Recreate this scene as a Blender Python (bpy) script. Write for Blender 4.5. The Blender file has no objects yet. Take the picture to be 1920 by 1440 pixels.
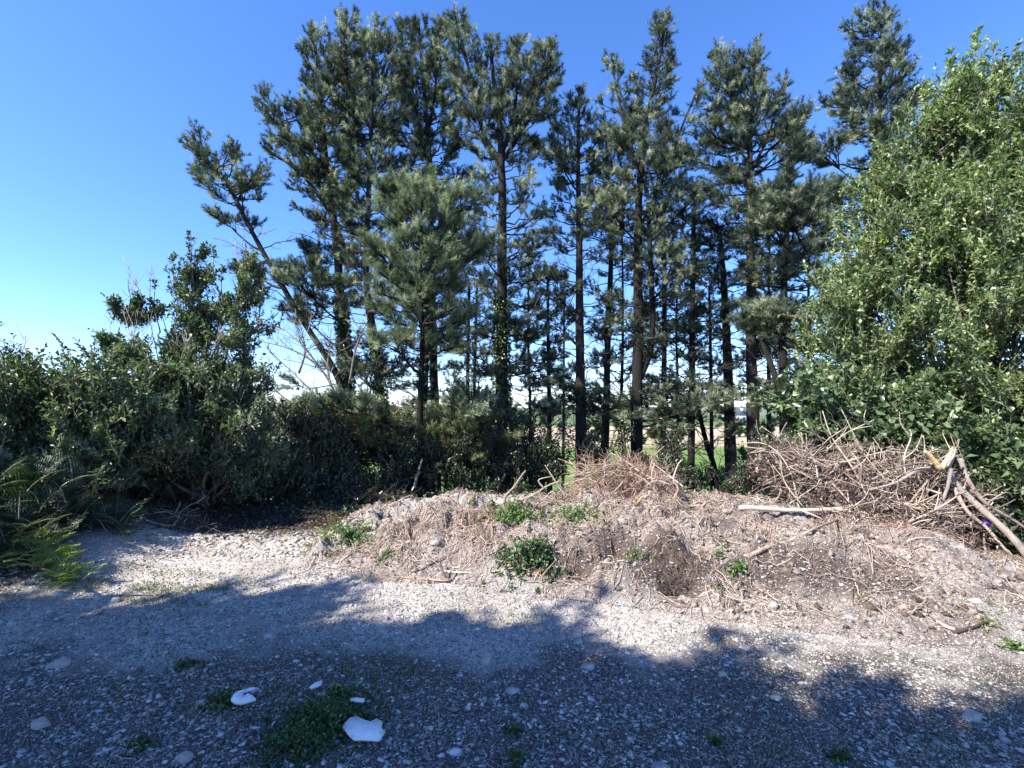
import bpy, math, random
import numpy as np
from math import radians as R, sin, cos, tan, pi
rng = np.random.default_rng(11)
random.seed(5)
sc = bpy.context.scene
COL = sc.collection
def U(a=0., b=1., n=None): return a + (b - a) * (rng.random(n) if n is not None else rng.random())

# ------------------------------------------------------------------ camera
F = 900.0                                     # focal length in pixels of the 1920 wide photograph
TH = math.atan(46 / F)
CAM = np.array([0, 0, 1.6])
cam = bpy.data.cameras.new('camera')
cam.sensor_width = 36; cam.lens = F / 1920 * 36
cam.clip_start = 0.05; cam.clip_end = 20000
co = bpy.data.objects.new('camera', cam); COL.objects.link(co)
co.location = CAM; co.rotation_euler = (pi / 2 + TH, 0, 0)
sc.camera = co

# ------------------------------------------------------------------ sky, sun, exposure
SUN_EL = R(44)
SD = np.array([-0.84, -0.54]); SD /= np.hypot(*SD)       # the sun stands to the left, a little behind
sundir = np.array([SD[0] * cos(SUN_EL), SD[1] * cos(SUN_EL), sin(SUN_EL)])
w = bpy.data.worlds.new('World'); sc.world = w; w.use_nodes = True
nt = w.node_tree; bg = nt.nodes['Background']
sky = nt.nodes.new('ShaderNodeTexSky'); sky.sky_type = 'NISHITA'; sky.sun_disc = False
sky.sun_elevation = SUN_EL; sky.sun_rotation = math.atan2(SD[0], SD[1])
sky.ozone_density = 6.0; sky.air_density = 1.0; sky.dust_density = 0.15; sky.altitude = 100
hs_ = nt.nodes.new('ShaderNodeHueSaturation'); hs_.inputs['Saturation'].default_value = 1.12
tn = nt.nodes.new('ShaderNodeMix'); tn.data_type = 'RGBA'; tn.blend_type = 'MULTIPLY'; tn.inputs[0].default_value = 1; tn.inputs[7].default_value = (.98, .965, 1.16, 1)
nt.links.new(sky.outputs[0], hs_.inputs['Color']); nt.links.new(hs_.outputs[0], tn.inputs[6]); nt.links.new(tn.outputs[2], bg.inputs[0]); bg.inputs[1].default_value = 0.122
sl = bpy.data.lights.new('sun', 'SUN'); sl.energy = 4.9; sl.angle = R(0.55); sl.color = (1, .925, .81)
so = bpy.data.objects.new('sun', sl); COL.objects.link(so)
from mathutils import Vector
so.rotation_euler = Vector(sundir).to_track_quat('Z', 'Y').to_euler()
sc.view_settings.view_transform = 'Standard'; sc.view_settings.look = 'None'
sc.view_settings.gamma = 1; sc.view_settings.use_curve_mapping = False
sc.view_settings.exposure = 1.32
sc.cycles.max_bounces = 6; sc.cycles.transparent_max_bounces = 4
sc.cycles.diffuse_bounces = 3; sc.cycles.glossy_bounces = 2; sc.cycles.transmission_bounces = 3

# ------------------------------------------------------------------ helpers
def ray(px, py):
    return np.array([px - 960.0, F * cos(TH) - (720 - py) * sin(TH), F * sin(TH) + (720 - py) * cos(TH)])
def P(px, py, Y):
    d = ray(px, py); return CAM + d * (Y / d[1])
def G(px, py, z=0.0):
    d = ray(px, py); return CAM + d * ((z - 1.6) / d[2])
def nrm(a):
    return a / np.maximum(np.linalg.norm(a, axis=-1, keepdims=True), 1e-9)
def rdir(n):
    return nrm(rng.normal(size=(n, 3)))

def h2(ix, iy, s):
    n = (ix.astype(np.int64) * 374761393 + iy.astype(np.int64) * 668265263 + s * 974711) & 0x7fffffff
    n = ((n ^ (n >> 13)) * 1274126177) & 0x7fffffff
    return ((n ^ (n >> 16)) & 0xffff) / 65535.0
def vn(x, y, s=0):
    x = np.asarray(x, float); y = np.asarray(y, float)
    ix = np.floor(x); iy = np.floor(y); fx = x - ix; fy = y - iy
    fx = fx * fx * (3 - 2 * fx); fy = fy * fy * (3 - 2 * fy)
    a = h2(ix, iy, s); b = h2(ix + 1, iy, s); c = h2(ix, iy + 1, s); d = h2(ix + 1, iy + 1, s)
    return (a * (1 - fx) + b * fx) * (1 - fy) + (c * (1 - fx) + d * fx) * fy
def fbm(x, y, o=4, s=0):
    r = 0; a = .5; f = 1
    for k in range(o):
        r = r + a * (vn(x * f, y * f, s + k) - .5); a *= .5; f *= 2.03
    return r
def sstep(a, b, x):
    t = np.clip((x - a) / (b - a), 0, 1); return t * t * (3 - 2 * t)

def mesh(name, V, Fc, mat, parent=None, rnd=None, smooth=False, mats=None, midx=None):
    V = np.asarray(V, np.float32); Fc = np.asarray(Fc, np.int32)
    m = bpy.data.meshes.new(name)
    m.vertices.add(len(V)); m.vertices.foreach_set('co', V.ravel())
    k = Fc.shape[1]
    m.loops.add(Fc.size); m.loops.foreach_set('vertex_index', Fc.ravel())
    m.polygons.add(len(Fc)); m.polygons.foreach_set('loop_start', np.arange(len(Fc), dtype=np.int32) * k)
    if smooth: m.polygons.foreach_set('use_smooth', np.ones(len(Fc), bool))
    if rnd is not None:
        a = m.attributes.new('rnd', 'FLOAT', 'POINT'); a.data.foreach_set('value', np.asarray(rnd, np.float32))
    m.materials.append(mat)
    for q in (mats or []): m.materials.append(q)
    if midx is not None: m.polygons.foreach_set('material_index', np.asarray(midx, np.int32))
    m.update(calc_edges=True)
    o = bpy.data.objects.new(name, m); COL.objects.link(o)
    if parent is not None: o.parent = parent
    return o
def thing(name, label, cat, loc=(0, 0, 0), group=None):
    o = bpy.data.objects.new(name, None); COL.objects.link(o); o.empty_display_size = .2
    o['label'] = label; o['category'] = cat
    if group: o['group'] = group
    return o
def tag(o, label, cat, group=None, kind=None):
    if label: o['label'] = label
    if cat: o['category'] = cat
    if group: o['group'] = group
    if kind: o['kind'] = kind
    return o

class Buf:
    """collects vertices, faces (triangles) and a per vertex random number"""
    def __init__(s): s.v = []; s.f = []; s.r = []; s.n = 0
    def add(s, V, Fc, r=None):
        V = V.reshape(-1, 3)
        s.v.append(V); s.f.append(Fc.reshape(-1, Fc.shape[-1]) + s.n); s.n += len(V)
        s.r.append(np.zeros(len(V)) if r is None else r)
    def make(s, name, mat, parent=None, smooth=False):
        if not s.v: return None
        return mesh(name, np.concatenate(s.v), np.concatenate(s.f), mat, parent, np.concatenate(s.r), smooth)

def tubes(buf, Pp, Rr, sides=4, bump=0.0):
    """Pp (K,n,3) polylines, Rr (K,n) radii -> quads split in triangles"""
    Pp = np.asarray(Pp, float); Rr = np.asarray(Rr, float)
    if Pp.ndim == 2: Pp = Pp[None]; Rr = Rr[None]
    K, n, _ = Pp.shape
    if K == 0: return
    T = np.empty_like(Pp); T[:, 1:-1] = Pp[:, 2:] - Pp[:, :-2]; T[:, 0] = Pp[:, 1] - Pp[:, 0]; T[:, -1] = Pp[:, -1] - Pp[:, -2]
    T = nrm(T)
    mt = nrm(T.mean(1)); ref = np.where(np.abs(mt[:, 2:3]) > .8, np.array([[1., 0, 0]]), np.array([[0, 0, 1.]]))[:, None, :]
    A = nrm(np.cross(T, ref)); B = np.cross(T, A)
    an = np.arange(sides) * 2 * pi / sides
    rr = Rr[:, :, None] * (1 + bump * U(-1, 1, (K, n, sides)))
    V = Pp[:, :, None, :] + rr[..., None] * (A[:, :, None, :] * np.cos(an)[None, None, :, None] + B[:, :, None, :] * np.sin(an)[None, None, :, None])
    idx = np.arange(K * n * sides).reshape(K, n, sides)
    a = idx[:, :-1, :]; b = np.roll(idx, -1, 2)[:, :-1, :]; c = np.roll(idx, -1, 2)[:, 1:, :]; d = idx[:, 1:, :]
    f = np.concatenate([np.stack([a, b, c], -1).reshape(-1, 3), np.stack([a, c, d], -1).reshape(-1, 3)])
    # end caps as fans
    caps = []
    for k in range(1, sides - 1):
        caps.append(np.stack([idx[:, -1, 0], idx[:, -1, k], idx[:, -1, k + 1]], -1))
        caps.append(np.stack([idx[:, 0, 0], idx[:, 0, k + 1], idx[:, 0, k]], -1))
    f = np.concatenate([f] + caps)
    buf.add(V, f, np.repeat(U(0, 1, K), n * sides))

def spline(pts, n):
    """Catmull-Rom through pts, resampled to n points"""
    p = np.asarray(pts, float)
    if len(p) < 3:
        t = np.linspace(0, 1, n)[:, None]; return p[0] * (1 - t) + p[-1] * t
    q = np.vstack([2 * p[0] - p[1], p, 2 * p[-1] - p[-2]])
    out = []
    for u in np.linspace(0, len(p) - 1 - 1e-6, n):
        i = int(u); t = u - i; a, b, c, d = q[i], q[i + 1], q[i + 2], q[i + 3]
        out.append(.5 * ((2 * b) + (-a + c) * t + (2 * a - 5 * b + 4 * c - d) * t * t + (-a + 3 * b - 3 * c + d) * t ** 3))
    return np.array(out)

def needles(buf, B, D, L, m=14, nl=.085, nw=.011, rv=None):
    """bottle-brush shoots: bases B, directions D, lengths L"""
    K = len(B)
    if K == 0: return
    s = U(.05, 1.0, (K, m, 1))
    rad = rdir(K * m).reshape(K, m, 3)
    d = D[:, None, :]
    rad = nrm(rad - (rad * d).sum(-1, keepdims=True) * d)
    dirn = nrm(d * U(.5, 1.1, (K, m, 1)) + rad * .8)
    b = B[:, None, :] + d * (L[:, None, None] * s)
    ln = nl * U(.7, 1.15, (K, m, 1))
    side = nrm(np.cross(dirn, rdir(K * m).reshape(K, m, 3))) * (nw * .5)
    V = np.stack([b - side, b + side, b + dirn * ln], 2)
    r = U(0, 1, K) if rv is None else rv
    buf.add(V, np.arange(K * m * 3).reshape(-1, 3), np.repeat(r, m * 3))

def leaves(buf, B, D, N, L, W, r=None, fold=.25):
    """folded diamond leaves: base B, direction D, normal-ish N, length L, width W"""
    K = len(B)
    if K == 0: return
    S = nrm(np.cross(D, N)); Nn = np.cross(S, D)
    L = np.broadcast_to(L, (K,))[:, None]; W = np.broadcast_to(W, (K,))[:, None]
    mid = B + D * L * .45
    V = np.stack([B, mid + S * W * .5 + Nn * W * fold, B + D * L - Nn * L * .12, mid - S * W * .5 + Nn * W * fold], 1)
    i = np.arange(K)[:, None] * 4
    f = np.concatenate([i + np.array([[0, 1, 2]]), i + np.array([[0, 2, 3]])])
    buf.add(V, f, np.repeat(U(0, 1, K) if r is None else r, 4))

# ------------------------------------------------------------------ materials
def new_mat(name):
    m = bpy.data.materials.new(name); m.use_nodes = True
    nt = m.node_tree; nt.nodes.clear(); out = nt.nodes.new('ShaderNodeOutputMaterial')
    return m, nt, out
def nd(nt, t, **kw):
    n = nt.nodes.new(t)
    for k, v in kw.items():
        if k.startswith('i_'):
            n.inputs[k[2:].replace('_', ' ')].default_value = v
        else: setattr(n, k, v)
    return n
def ramp(nt, src, stops):
    r = nt.nodes.new('ShaderNodeValToRGB'); e = r.color_ramp.elements
    while len(e) < len(stops): e.new(.5)
    for k, (p, c) in enumerate(stops): e[k].position = p; e[k].color = (*c, 1)
    nt.links.new(src, r.inputs[0]); return r.outputs[0]
def noise(nt, scale, detail=4, rough=.6, vec=None):
    n = nt.nodes.new('ShaderNodeTexNoise'); n.inputs['Scale'].default_value = scale
    n.inputs['Detail'].default_value = detail; n.inputs['Roughness'].default_value = rough
    if vec is not None: nt.links.new(vec, n.inputs['Vector'])
    return n.outputs['Fac']
def objvec(nt):
    return nt.nodes.new('ShaderNodeTexCoord').outputs['Object']
def mixc(nt, fac, a, b, mode='MIX'):
    n = nt.nodes.new('ShaderNodeMix'); n.data_type = 'RGBA'; n.blend_type = mode
    for s, v in ((0, fac), (6, a), (7, b)):
        if hasattr(v, 'is_linked'): nt.links.new(v, n.inputs[s])
        else: n.inputs[s].default_value = v if s == 0 else (*v, 1)
    return n.outputs[2]
def foliage(name, stops, rough=.5, spec=.5, trans=.25, tcol=(1.2, 1.5, .5), cl=1.3):
    m, nt, out = new_mat(name)
    at = nd(nt, 'ShaderNodeAttribute', attribute_name='rnd')
    n = noise(nt, cl, 3, .6, objvec(nt))
    mx = nd(nt, 'ShaderNodeMath', operation='MULTIPLY_ADD'); nt.links.new(n, mx.inputs[0]); mx.inputs[1].default_value = 1.1; mx.inputs[2].default_value = -.55
    ad = nd(nt, 'ShaderNodeMath', operation='ADD'); nt.links.new(at.outputs['Fac'], ad.inputs[0]); nt.links.new(mx.outputs[0], ad.inputs[1])
    c = ramp(nt, ad.outputs[0], stops)
    b = nd(nt, 'ShaderNodeBsdfPrincipled'); nt.links.new(c, b.inputs['Base Color'])
    b.inputs['Roughness'].default_value = rough; b.inputs['Specular IOR Level'].default_value = spec
    t = nd(nt, 'ShaderNodeBsdfTranslucent'); nt.links.new(mixc(nt, 1.0, c, tcol, 'MULTIPLY'), t.inputs[0])
    mi = nd(nt, 'ShaderNodeMixShader'); mi.inputs[0].default_value = trans
    nt.links.new(b.outputs[0], mi.inputs[1]); nt.links.new(t.outputs[0], mi.inputs[2]); nt.links.new(mi.outputs[0], out.inputs[0])
    return m
def solid(name, stops, rough=.85, scale=20, bump=.3, bs=40, spec=.3, use_rnd=True, stretch=None, dist=.02):
    m, nt, out = new_mat(name)
    v = objvec(nt)
    if stretch:
        mp = nd(nt, 'ShaderNodeMapping'); mp.inputs['Scale'].default_value = stretch; nt.links.new(v, mp.inputs[0]); v = mp.outputs[0]
    n = noise(nt, scale, 5, .65, v)
    src = n
    if use_rnd:
        at = nd(nt, 'ShaderNodeAttribute', attribute_name='rnd')
        a = nd(nt, 'ShaderNodeMath', operation='MULTIPLY_ADD'); nt.links.new(n, a.inputs[0]); a.inputs[1].default_value = .8; 
        s = nd(nt, 'ShaderNodeMath', operation='MULTIPLY_ADD'); nt.links.new(at.outputs['Fac'], s.inputs[0]); s.inputs[1].default_value = .6; s.inputs[2].default_value = -.2
        nt.links.new(s.outputs[0], a.inputs[2]); src = a.outputs[0]
    c = ramp(nt, src, stops)
    b = nd(nt, 'ShaderNodeBsdfPrincipled'); nt.links.new(c, b.inputs['Base Color'])
    b.inputs['Roughness'].default_value = rough; b.inputs['Specular IOR Level'].default_value = spec
    if bump:
        bp = nd(nt, 'ShaderNodeBump'); bp.inputs['Strength'].default_value = bump; bp.inputs['Distance'].default_value = dist
        nt.links.new(noise(nt, bs, 5, .7, v), bp.inputs['Height']); nt.links.new(bp.outputs[0], b.inputs['Normal'])
    nt.links.new(b.outputs[0], out.inputs[0]); return m

M = {}
M['needle'] = foliage('pine_needles', [(0, (.020, .033, .025)), (.42, (.062, .086, .058)), (.72, (.20, .245, .155)), (1, (.50, .52, .38))], .55, .35, .3, (1.05, 1.2, .7), 1.0)
M['needle_light'] = foliage('pine_needles_pale', [(0, (.05, .075, .05)), (.45, (.14, .185, .115)), (.8, (.30, .36, .22)), (1, (.50, .53, .38))], .5, .4, .32, (1.1, 1.25, .6), 1.5)
M['needle_olive'] = foliage('pine_needles_olive', [(0, (.06, .08, .035)), (.5, (.15, .18, .08)), (.85, (.26, .27, .13)), (1, (.3, .25, .15))], .45, .5, .3, (1.1, 1.2, .6), 1.5)
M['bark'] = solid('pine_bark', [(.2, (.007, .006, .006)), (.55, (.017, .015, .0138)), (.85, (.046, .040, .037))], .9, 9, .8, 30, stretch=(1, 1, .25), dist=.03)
M['deadwood'] = solid('dead_twig_bark', [(.2, (.05, .042, .037)), (.6, (.13, .105, .09)), (.9, (.22, .18, .155))], .9, 12, .4, 60)
M['ivy'] = foliage('ivy_leaf', [(0, (.02, .045, .018)), (.5, (.045, .09, .03)), (.85, (.09, .15, .05)), (1, (.16, .2, .08))], .3, .7, .15, (1.1, 1.5, .4), 1.5)
M['sallow'] = foliage('sallow_leaf', [(0, (.03, .06, .026)), (.40, (.125, .19, .075)), (.76, (.31, .395, .18)), (1, (.60, .62, .40))], .42, .5, .32, (1.2, 1.5, .4), 1.2)
M['hedge'] = foliage('hedge_leaf', [(0, (.025, .042, .025)), (.45, (.08, .118, .064)), (.8, (.20, .25, .14)), (1, (.42, .45, .32))], .45, .45, .28, (1.1, 1.5, .4), 1.4)
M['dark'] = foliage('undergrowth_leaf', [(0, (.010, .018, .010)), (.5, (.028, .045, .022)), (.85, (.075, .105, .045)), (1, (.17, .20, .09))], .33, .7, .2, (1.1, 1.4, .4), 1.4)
M['bramble'] = foliage('bramble_leaf', [(0, (.035, .065, .03)), (.5, (.085, .135, .06)), (.85, (.17, .23, .11)), (1, (.27, .31, .19))], .38, .6, .22, (1.1, 1.5, .4), 1.5)
M['fern'] = foliage('bracken_frond', [(0, (.02, .042, .022)), (.5, (.042, .078, .036)), (.85, (.09, .13, .055)), (1, (.20, .19, .1))], .45, .5, .3, (1.2, 1.5, .4), 2)
M['fernbright'] = foliage('fern_frond', [(0, (.13, .20, .04)), (.5, (.26, .37, .08)), (1, (.42, .46, .14))], .45, .5, .35, (1.2, 1.5, .4), 2)
M['weed'] = foliage('weed_leaf', [(0, (.05, .10, .028)), (.5, (.12, .21, .055)), (.85, (.21, .31, .10)), (1, (.28, .34, .16))], .45, .5, .25, (1.1, 1.4, .4), 3)
M['grass'] = foliage('grass_blade', [(0, (.06, .09, .03)), (.5, (.13, .17, .06)), (.8, (.25, .26, .12)), (1, (.36, .31, .19))], .55, .4, .25, (1.1, 1.3, .5), 3)
M['mossy'] = foliage('low_weed_leaf', [(0, (.015, .04, .012)), (.5, (.04, .09, .025)), (.85, (.10, .16, .045)), (1, (.18, .22, .09))], .5, .4, .2, (1.1, 1.3, .5), 3)
M['straw'] = solid('dry_stalk', [(.1, (.12, .085, .065)), (.4, (.30, .225, .18)), (.7, (.50, .405, .33)), (.95, (.68, .59, .49))], .8, 8, 0)
M['redtwig'] = solid('red_brown_twig', [(.1, (.12, .07, .05)), (.45, (.30, .185, .135)), (.8, (.50, .35, .27)), (1, (.66, .52, .42))], .75, 6, 0)
M['deadleaf'] = foliage('withered_leaf', [(0, (.06, .032, .034)), (.5, (.15, .085, .085)), (.85, (.27, .18, .17)), (1, (.42, .33, .30))], .7, .3, .15, (1, .8, .7), 3)
M['clod'] = solid('earth_clod', [(.15, (.05, .037, .03)), (.5, (.20, .155, .13)), (.9, (.44, .37, .32))], .95, 30, .8, 80)
M['weedstem'] = solid('green_stem', [(.2, (.05, .08, .03)), (.8, (.12, .15, .06))], .7, 8, 0)
M['litter'] = foliage('dead_leaf_litter', [(0, (.025, .018, .013)), (.5, (.08, .058, .042)), (.85, (.17, .13, .10)), (1, (.30, .25, .20))], .8, .2, .05, (1, .8, .6), 3)
M['palewood'] = solid('stripped_wood', [(.1, (.20, .15, .11)), (.45, (.42, .34, .26)), (.9, (.66, .58, .46))], .75, 14, .8, 60, stretch=(1, 1, 1))
M['splitwood'] = solid('fresh_split_wood', [(.1, (.50, .34, .14)), (.5, (.66, .48, .24)), (.9, (.76, .62, .38))], .7, 8, .4, 40)
M['greybark'] = solid('grey_branch_bark', [(.1, (.11, .09, .075)), (.5, (.25, .21, .18)), (.9, (.40, .35, .30))], .85, 12, .5, 50)
M['root'] = solid('fibrous_root', [(.1, (.035, .024, .02)), (.5, (.10, .072, .06)), (.9, (.2, .155, .13))], .95, 12, 0)
M['white'] = solid('white_foam_board', [(.28, (.34, .31, .27)), (.4, (.66, .65, .63)), (.7, (.82, .82, .81))], .6, 22, .3, 60, use_rnd=False)
M['rust'] = solid('rusty_board', [(.3, (.22, .09, .035)), (.7, (.42, .20, .08))], .8, 12, .3, 60, use_rnd=False)
M['purple'] = solid('purple_plastic', [(.3, (.10, .025, .36)), (.8, (.17, .05, .5))], .4, 6, .1, 60, use_rnd=False)
M['stone'] = solid('slate_chip', [(.05, (.06, .06, .06)), (.3, (.18, .168, .155)), (.55, (.34, .32, .298)), (.8, (.52, .50, .47)), (1, (.72, .70, .67))], .75, 14, .35, 90, spec=.4, dist=.006)
M['boulder'] = solid('pale_rock', [(.2, (.13, .125, .12)), (.5, (.31, .30, .285)), (.8, (.52, .51, .49))], .85, 16, .9, 60, spec=.4, use_rnd=False, dist=.01)
M['housewall'] = solid('rendered_wall', [(.3, (.7, .7, .68)), (.8, (.78, .78, .76))], .8, 2, 0, use_rnd=False)
M['slate'] = solid('slate_roof', [(.3, (.10, .10, .11)), (.8, (.15, .15, .16))], .7, 2, 0, use_rnd=False)
M['glass'] = solid('window_glass', [(.3, (.03, .035, .04)), (.8, (.05, .055, .06))], .15, 2, 0, use_rnd=False)

# ground: pale trodden gravel near, earth and litter under the trees, fields beyond
def ground_mat():
    m, nt, out = new_mat('gravel_earth_and_fields')
    v = objvec(nt)
    sep = nd(nt, 'ShaderNodeSeparateXYZ'); nt.links.new(v, sep.inputs[0])
    grains = noise(nt, 55, 6, .75, v)
    g = ramp(nt, grains, [(.32, (.12, .105, .09)), (.44, (.38, .35, .305)), (.55, (.62, .575, .515)), (.68, (.80, .76, .70))])
    earth = ramp(nt, noise(nt, 38, 6, .75, v), [(.32, (.10, .082, .068)), (.5, (.35, .295, .25)), (.68, (.58, .52, .455))])
    patches = ramp(nt, noise(nt, 1.7, 4, .6, v), [(.44, (0, 0, 0)), (.6, (.75, .75, .75))])
    near = mixc(nt, patches, g, earth)
    earth_shade = ramp(nt, noise(nt, 42, 6, .8, v), [(.36, (.022, .017, .013)), (.5, (.09, .073, .058)), (.62, (.25, .22, .19)), (.76, (.50, .46, .42))])  # dark earth tone that also paints the foreground shade into the ground
    fr_ = nd(nt, 'ShaderNodeMapRange'); nt.links.new(sep.outputs[1], fr_.inputs[0]); fr_.inputs[1].default_value = 3.9; fr_.inputs[2].default_value = 1.8; fr_.inputs[3].default_value = -.20; fr_.inputs[4].default_value = .52  # grows toward the camera, deepening the shaded foreground by colour
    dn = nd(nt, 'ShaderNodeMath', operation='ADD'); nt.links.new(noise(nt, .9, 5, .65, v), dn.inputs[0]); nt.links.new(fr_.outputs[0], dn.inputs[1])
    near = mixc(nt, ramp(nt, dn.outputs[0], [(.47, (0, 0, 0)), (.6, (.95, .95, .95))]), near, earth_shade)
    at = nd(nt, 'ShaderNodeAttribute', attribute_name='rnd')       # 0 gravel yard, .5 woodland floor and painted shade at left, 1 fields
    wood = ramp(nt, noise(nt, 30, 5, .7, v), [(.3, (.022, .018, .014)), (.6, (.06, .048, .038)), (.8, (.12, .095, .075))])
    f1 = ramp(nt, at.outputs['Fac'], [(.0, (0, 0, 0)), (.5, (1, 1, 1))])
    c1 = mixc(nt, f1, near, wood)
    # fields: bands by distance, edges irregular
    ns = noise(nt, .012, 3, .5, v)
    mp = nd(nt, 'ShaderNodeMath', operation='MULTIPLY_ADD'); nt.links.new(ns, mp.inputs[0]); mp.inputs[1].default_value = 60; nt.links.new(sep.outputs[1], mp.inputs[2])
    mr = nd(nt, 'ShaderNodeMapRange'); nt.links.new(mp.outputs[0], mr.inputs[0]); mr.inputs[1].default_value = 40; mr.inputs[2].default_value = 640
    fld = ramp(nt, mr.outputs[0], [(0, (.10, .17, .035)), (.105, (.13, .20, .045)), (.115, (.42, .34, .22)), (.235, (.46, .37, .25)), (.25, (.12, .17, .06)), (.5, (.10, .15, .06)), (.6, (.16, .2, .1)), (1, (.12, .17, .12))])
    tuft = ramp(nt, noise(nt, .8, 5, .7, v), [(.3, (.55, .55, .55)), (.7, (1.25, 1.25, 1.25))])
    fld = mixc(nt, 1.0, fld, tuft, 'MULTIPLY')
    f2 = ramp(nt, at.outputs['Fac'], [(.5, (0, 0, 0)), (.95, (1, 1, 1))])
    c2 = mixc(nt, f2, c1, fld)
    b = nd(nt, 'ShaderNodeBsdfPrincipled'); nt.links.new(c2, b.inputs['Base Color']); b.inputs['Roughness'].default_value = .9
    b.inputs['Specular IOR Level'].default_value = .25
    bp = nd(nt, 'ShaderNodeBump'); bp.inputs['Strength'].default_value = .9; bp.inputs['Distance'].default_value = .02
    nt.links.new(noise(nt, 60, 6, .8, v), bp.inputs['Height']); nt.links.new(bp.outputs[0], b.inputs['Normal'])
    nt.links.new(b.outputs[0], out.inputs[0]); return m
M['ground'] = ground_mat()
def heap_mat():
    m, nt, out = new_mat('spoil_heap_earth')
    v = objvec(nt)
    a = ramp(nt, noise(nt, 42, 6, .75, v), [(.33, (.06, .045, .038)), (.46, (.31, .25, .215)), (.58, (.52, .445, .395)), (.72, (.74, .68, .625))])
    b_ = ramp(nt, noise(nt, 60, 6, .75, v), [(.34, (.05, .035, .03)), (.5, (.20, .148, .13)), (.7, (.44, .36, .32))])
    grey = ramp(nt, noise(nt, 50, 6, .8, v), [(.32, (.12, .115, .11)), (.5, (.42, .40, .38)), (.68, (.66, .64, .615))])
    k = ramp(nt, noise(nt, 2.3, 4, .6, v), [(.47, (0, 0, 0)), (.6, (.85, .85, .85))])
    c = mixc(nt, k, a, b_)
    at = nd(nt, 'ShaderNodeAttribute', attribute_name='rnd')
    c = mixc(nt, at.outputs['Fac'], c, grey)
    soil_and_shade = ramp(nt, noise(nt, 48, 6, .8, v), [(.34, (.03, .022, .019)), (.52, (.13, .097, .083)), (.68, (.30, .245, .215)), (.82, (.52, .47, .43))])  # dark earth colour, with the shade of the hollows put into it
    a2 = nd(nt, 'ShaderNodeAttribute', attribute_name='soil_shade'); c = mixc(nt, a2.outputs['Fac'], c, soil_and_shade)
    b = nd(nt, 'ShaderNodeBsdfPrincipled'); nt.links.new(c, b.inputs['Base Color']); b.inputs['Roughness'].default_value = .95
    b.inputs['Specular IOR Level'].default_value = .2
    bp = nd(nt, 'ShaderNodeBump'); bp.inputs['Strength'].default_value = 1.0; bp.inputs['Distance'].default_value = .035
    nt.links.new(noise(nt, 45, 6, .8, v), bp.inputs['Height']); nt.links.new(bp.outputs[0], b.inputs['Normal'])
    nt.links.new(b.outputs[0], out.inputs[0]); return m
M['heap'] = heap_mat()

# ------------------------------------------------------------------ terrain
def base_h(x, y):
    x = np.asarray(x, float); y = np.asarray(y, float)
    r = 0.045 * fbm(x * .9, y * .9, 3, 3) + 0.03 * fbm(x * 5, y * 5, 4, 9) * sstep(30, 15, y)
    r = r + (.030 * fbm(x * 9, y * 9, 3, 13) + .022 * fbm(x * 26, y * 26, 2, 17)) * sstep(9, 6, y) * (.5 + 1.1 * vn(x * .8, y * .8, 19))
    bank = sstep(-3.3, -5.0, x + .25 * (y - 5)) * sstep(3.4, 5.2, y) * .35          # left bank
    drop = -1.1 * sstep(7.5, 12.5, y) - 3.2 * sstep(12, 38, y)
    drop = drop * (1 - .55 * sstep(-2, -9, x) * sstep(40, 15, y))
    far = sstep(150, 1500, y) * 9 + sstep(60, 400, np.abs(x)) * 2 + 6 * fbm(x / 240, y / 240, 3, 21) * sstep(80, 400, y)
    far = far - sstep(1200, 3000, y) * 0
    return r * 1.0 + bank + drop + far
FOOT = np.array([(-4, 5.3), (-2.3, 5.1), (-2.1, 4.85), (-1.31, 4.5), (-.54, 4.45), (.19, 4.22), (.85, 4.0), (1.25, 3.85), (2.1, 3.5), (2.85, 3.3), (3.55, 3.25), (6, 3.2)])
CREST = np.array([(-4, 5.6, 0), (-2.35, 5.4, .0), (-2.0, 5.5, .2), (-1.73, 5.9, .32), (-1.3, 5.9, .44), (.26, 5.8, .50), (1.1, 5.7, .56), (1.6, 5.6, .58), (2.2, 5.5, .53), (2.64, 5.4, .54), (3.7, 5.2, .46), (4.3, 4.8, .22), (5.0, 4.2, .08), (7, 4, .02)])
def heap_h(x, y):
    yf = np.interp(x, FOOT[:, 0], FOOT[:, 1]); yc = np.interp(x, CREST[:, 0], CREST[:, 1]); zc = np.interp(x, CREST[:, 0], CREST[:, 2])
    wob = .22 * fbm(x * 1.1, y * 1.1, 3, 31)
    t = (y + wob - yf) / np.maximum(yc - yf, .3)
    front = np.clip(t, 0, 1); front = .4 * front + .6 * sstep(.0, .75, front)
    front = front ** .72
    back = 1 - sstep(0, 1.3, (y - yc) / 1.6)
    h = zc * np.where(t < 1, front, back)
    lump = np.clip(t * 2.5, 0, 1) * np.where(t < 1, 1, back)
    h = h + lump * (zc > .02) * (.30 * fbm(x * 2.1, y * 2.1, 3, 41) + .26 * fbm(x * 6, y * 6, 4, 47) + .10 * fbm(x * 19, y * 19, 3, 51) + .05 * np.maximum(fbm(x * 33, y * 33, 2, 57), 0))
    # hollows where the earth has been dug or slid
    for (hx, hy, hr, hd) in [(1.9, 5.05, .26, .32), (1.02, 4.55, .2, .24), (1.42, 4.12, .18, .26), (2.9, 4.75, .3, .26), (.62, 4.45, .15, .16)]:
        h = h - hd * np.exp(-((x - hx) ** 2 + (y - hy) ** 2 * 1.6) / hr ** 2)
    for (hx, hy, hr, hd) in [(1.28, 4.38, .28, .10), (.15, 4.85, .3, .06), (1.9, 4.6, .3, .06), (2.6, 4.3, .4, .06)]:
        h = h + hd * np.exp(-((x - hx) ** 2 + (y - hy) ** 2 * 1.6) / hr ** 2)
    return h
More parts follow.
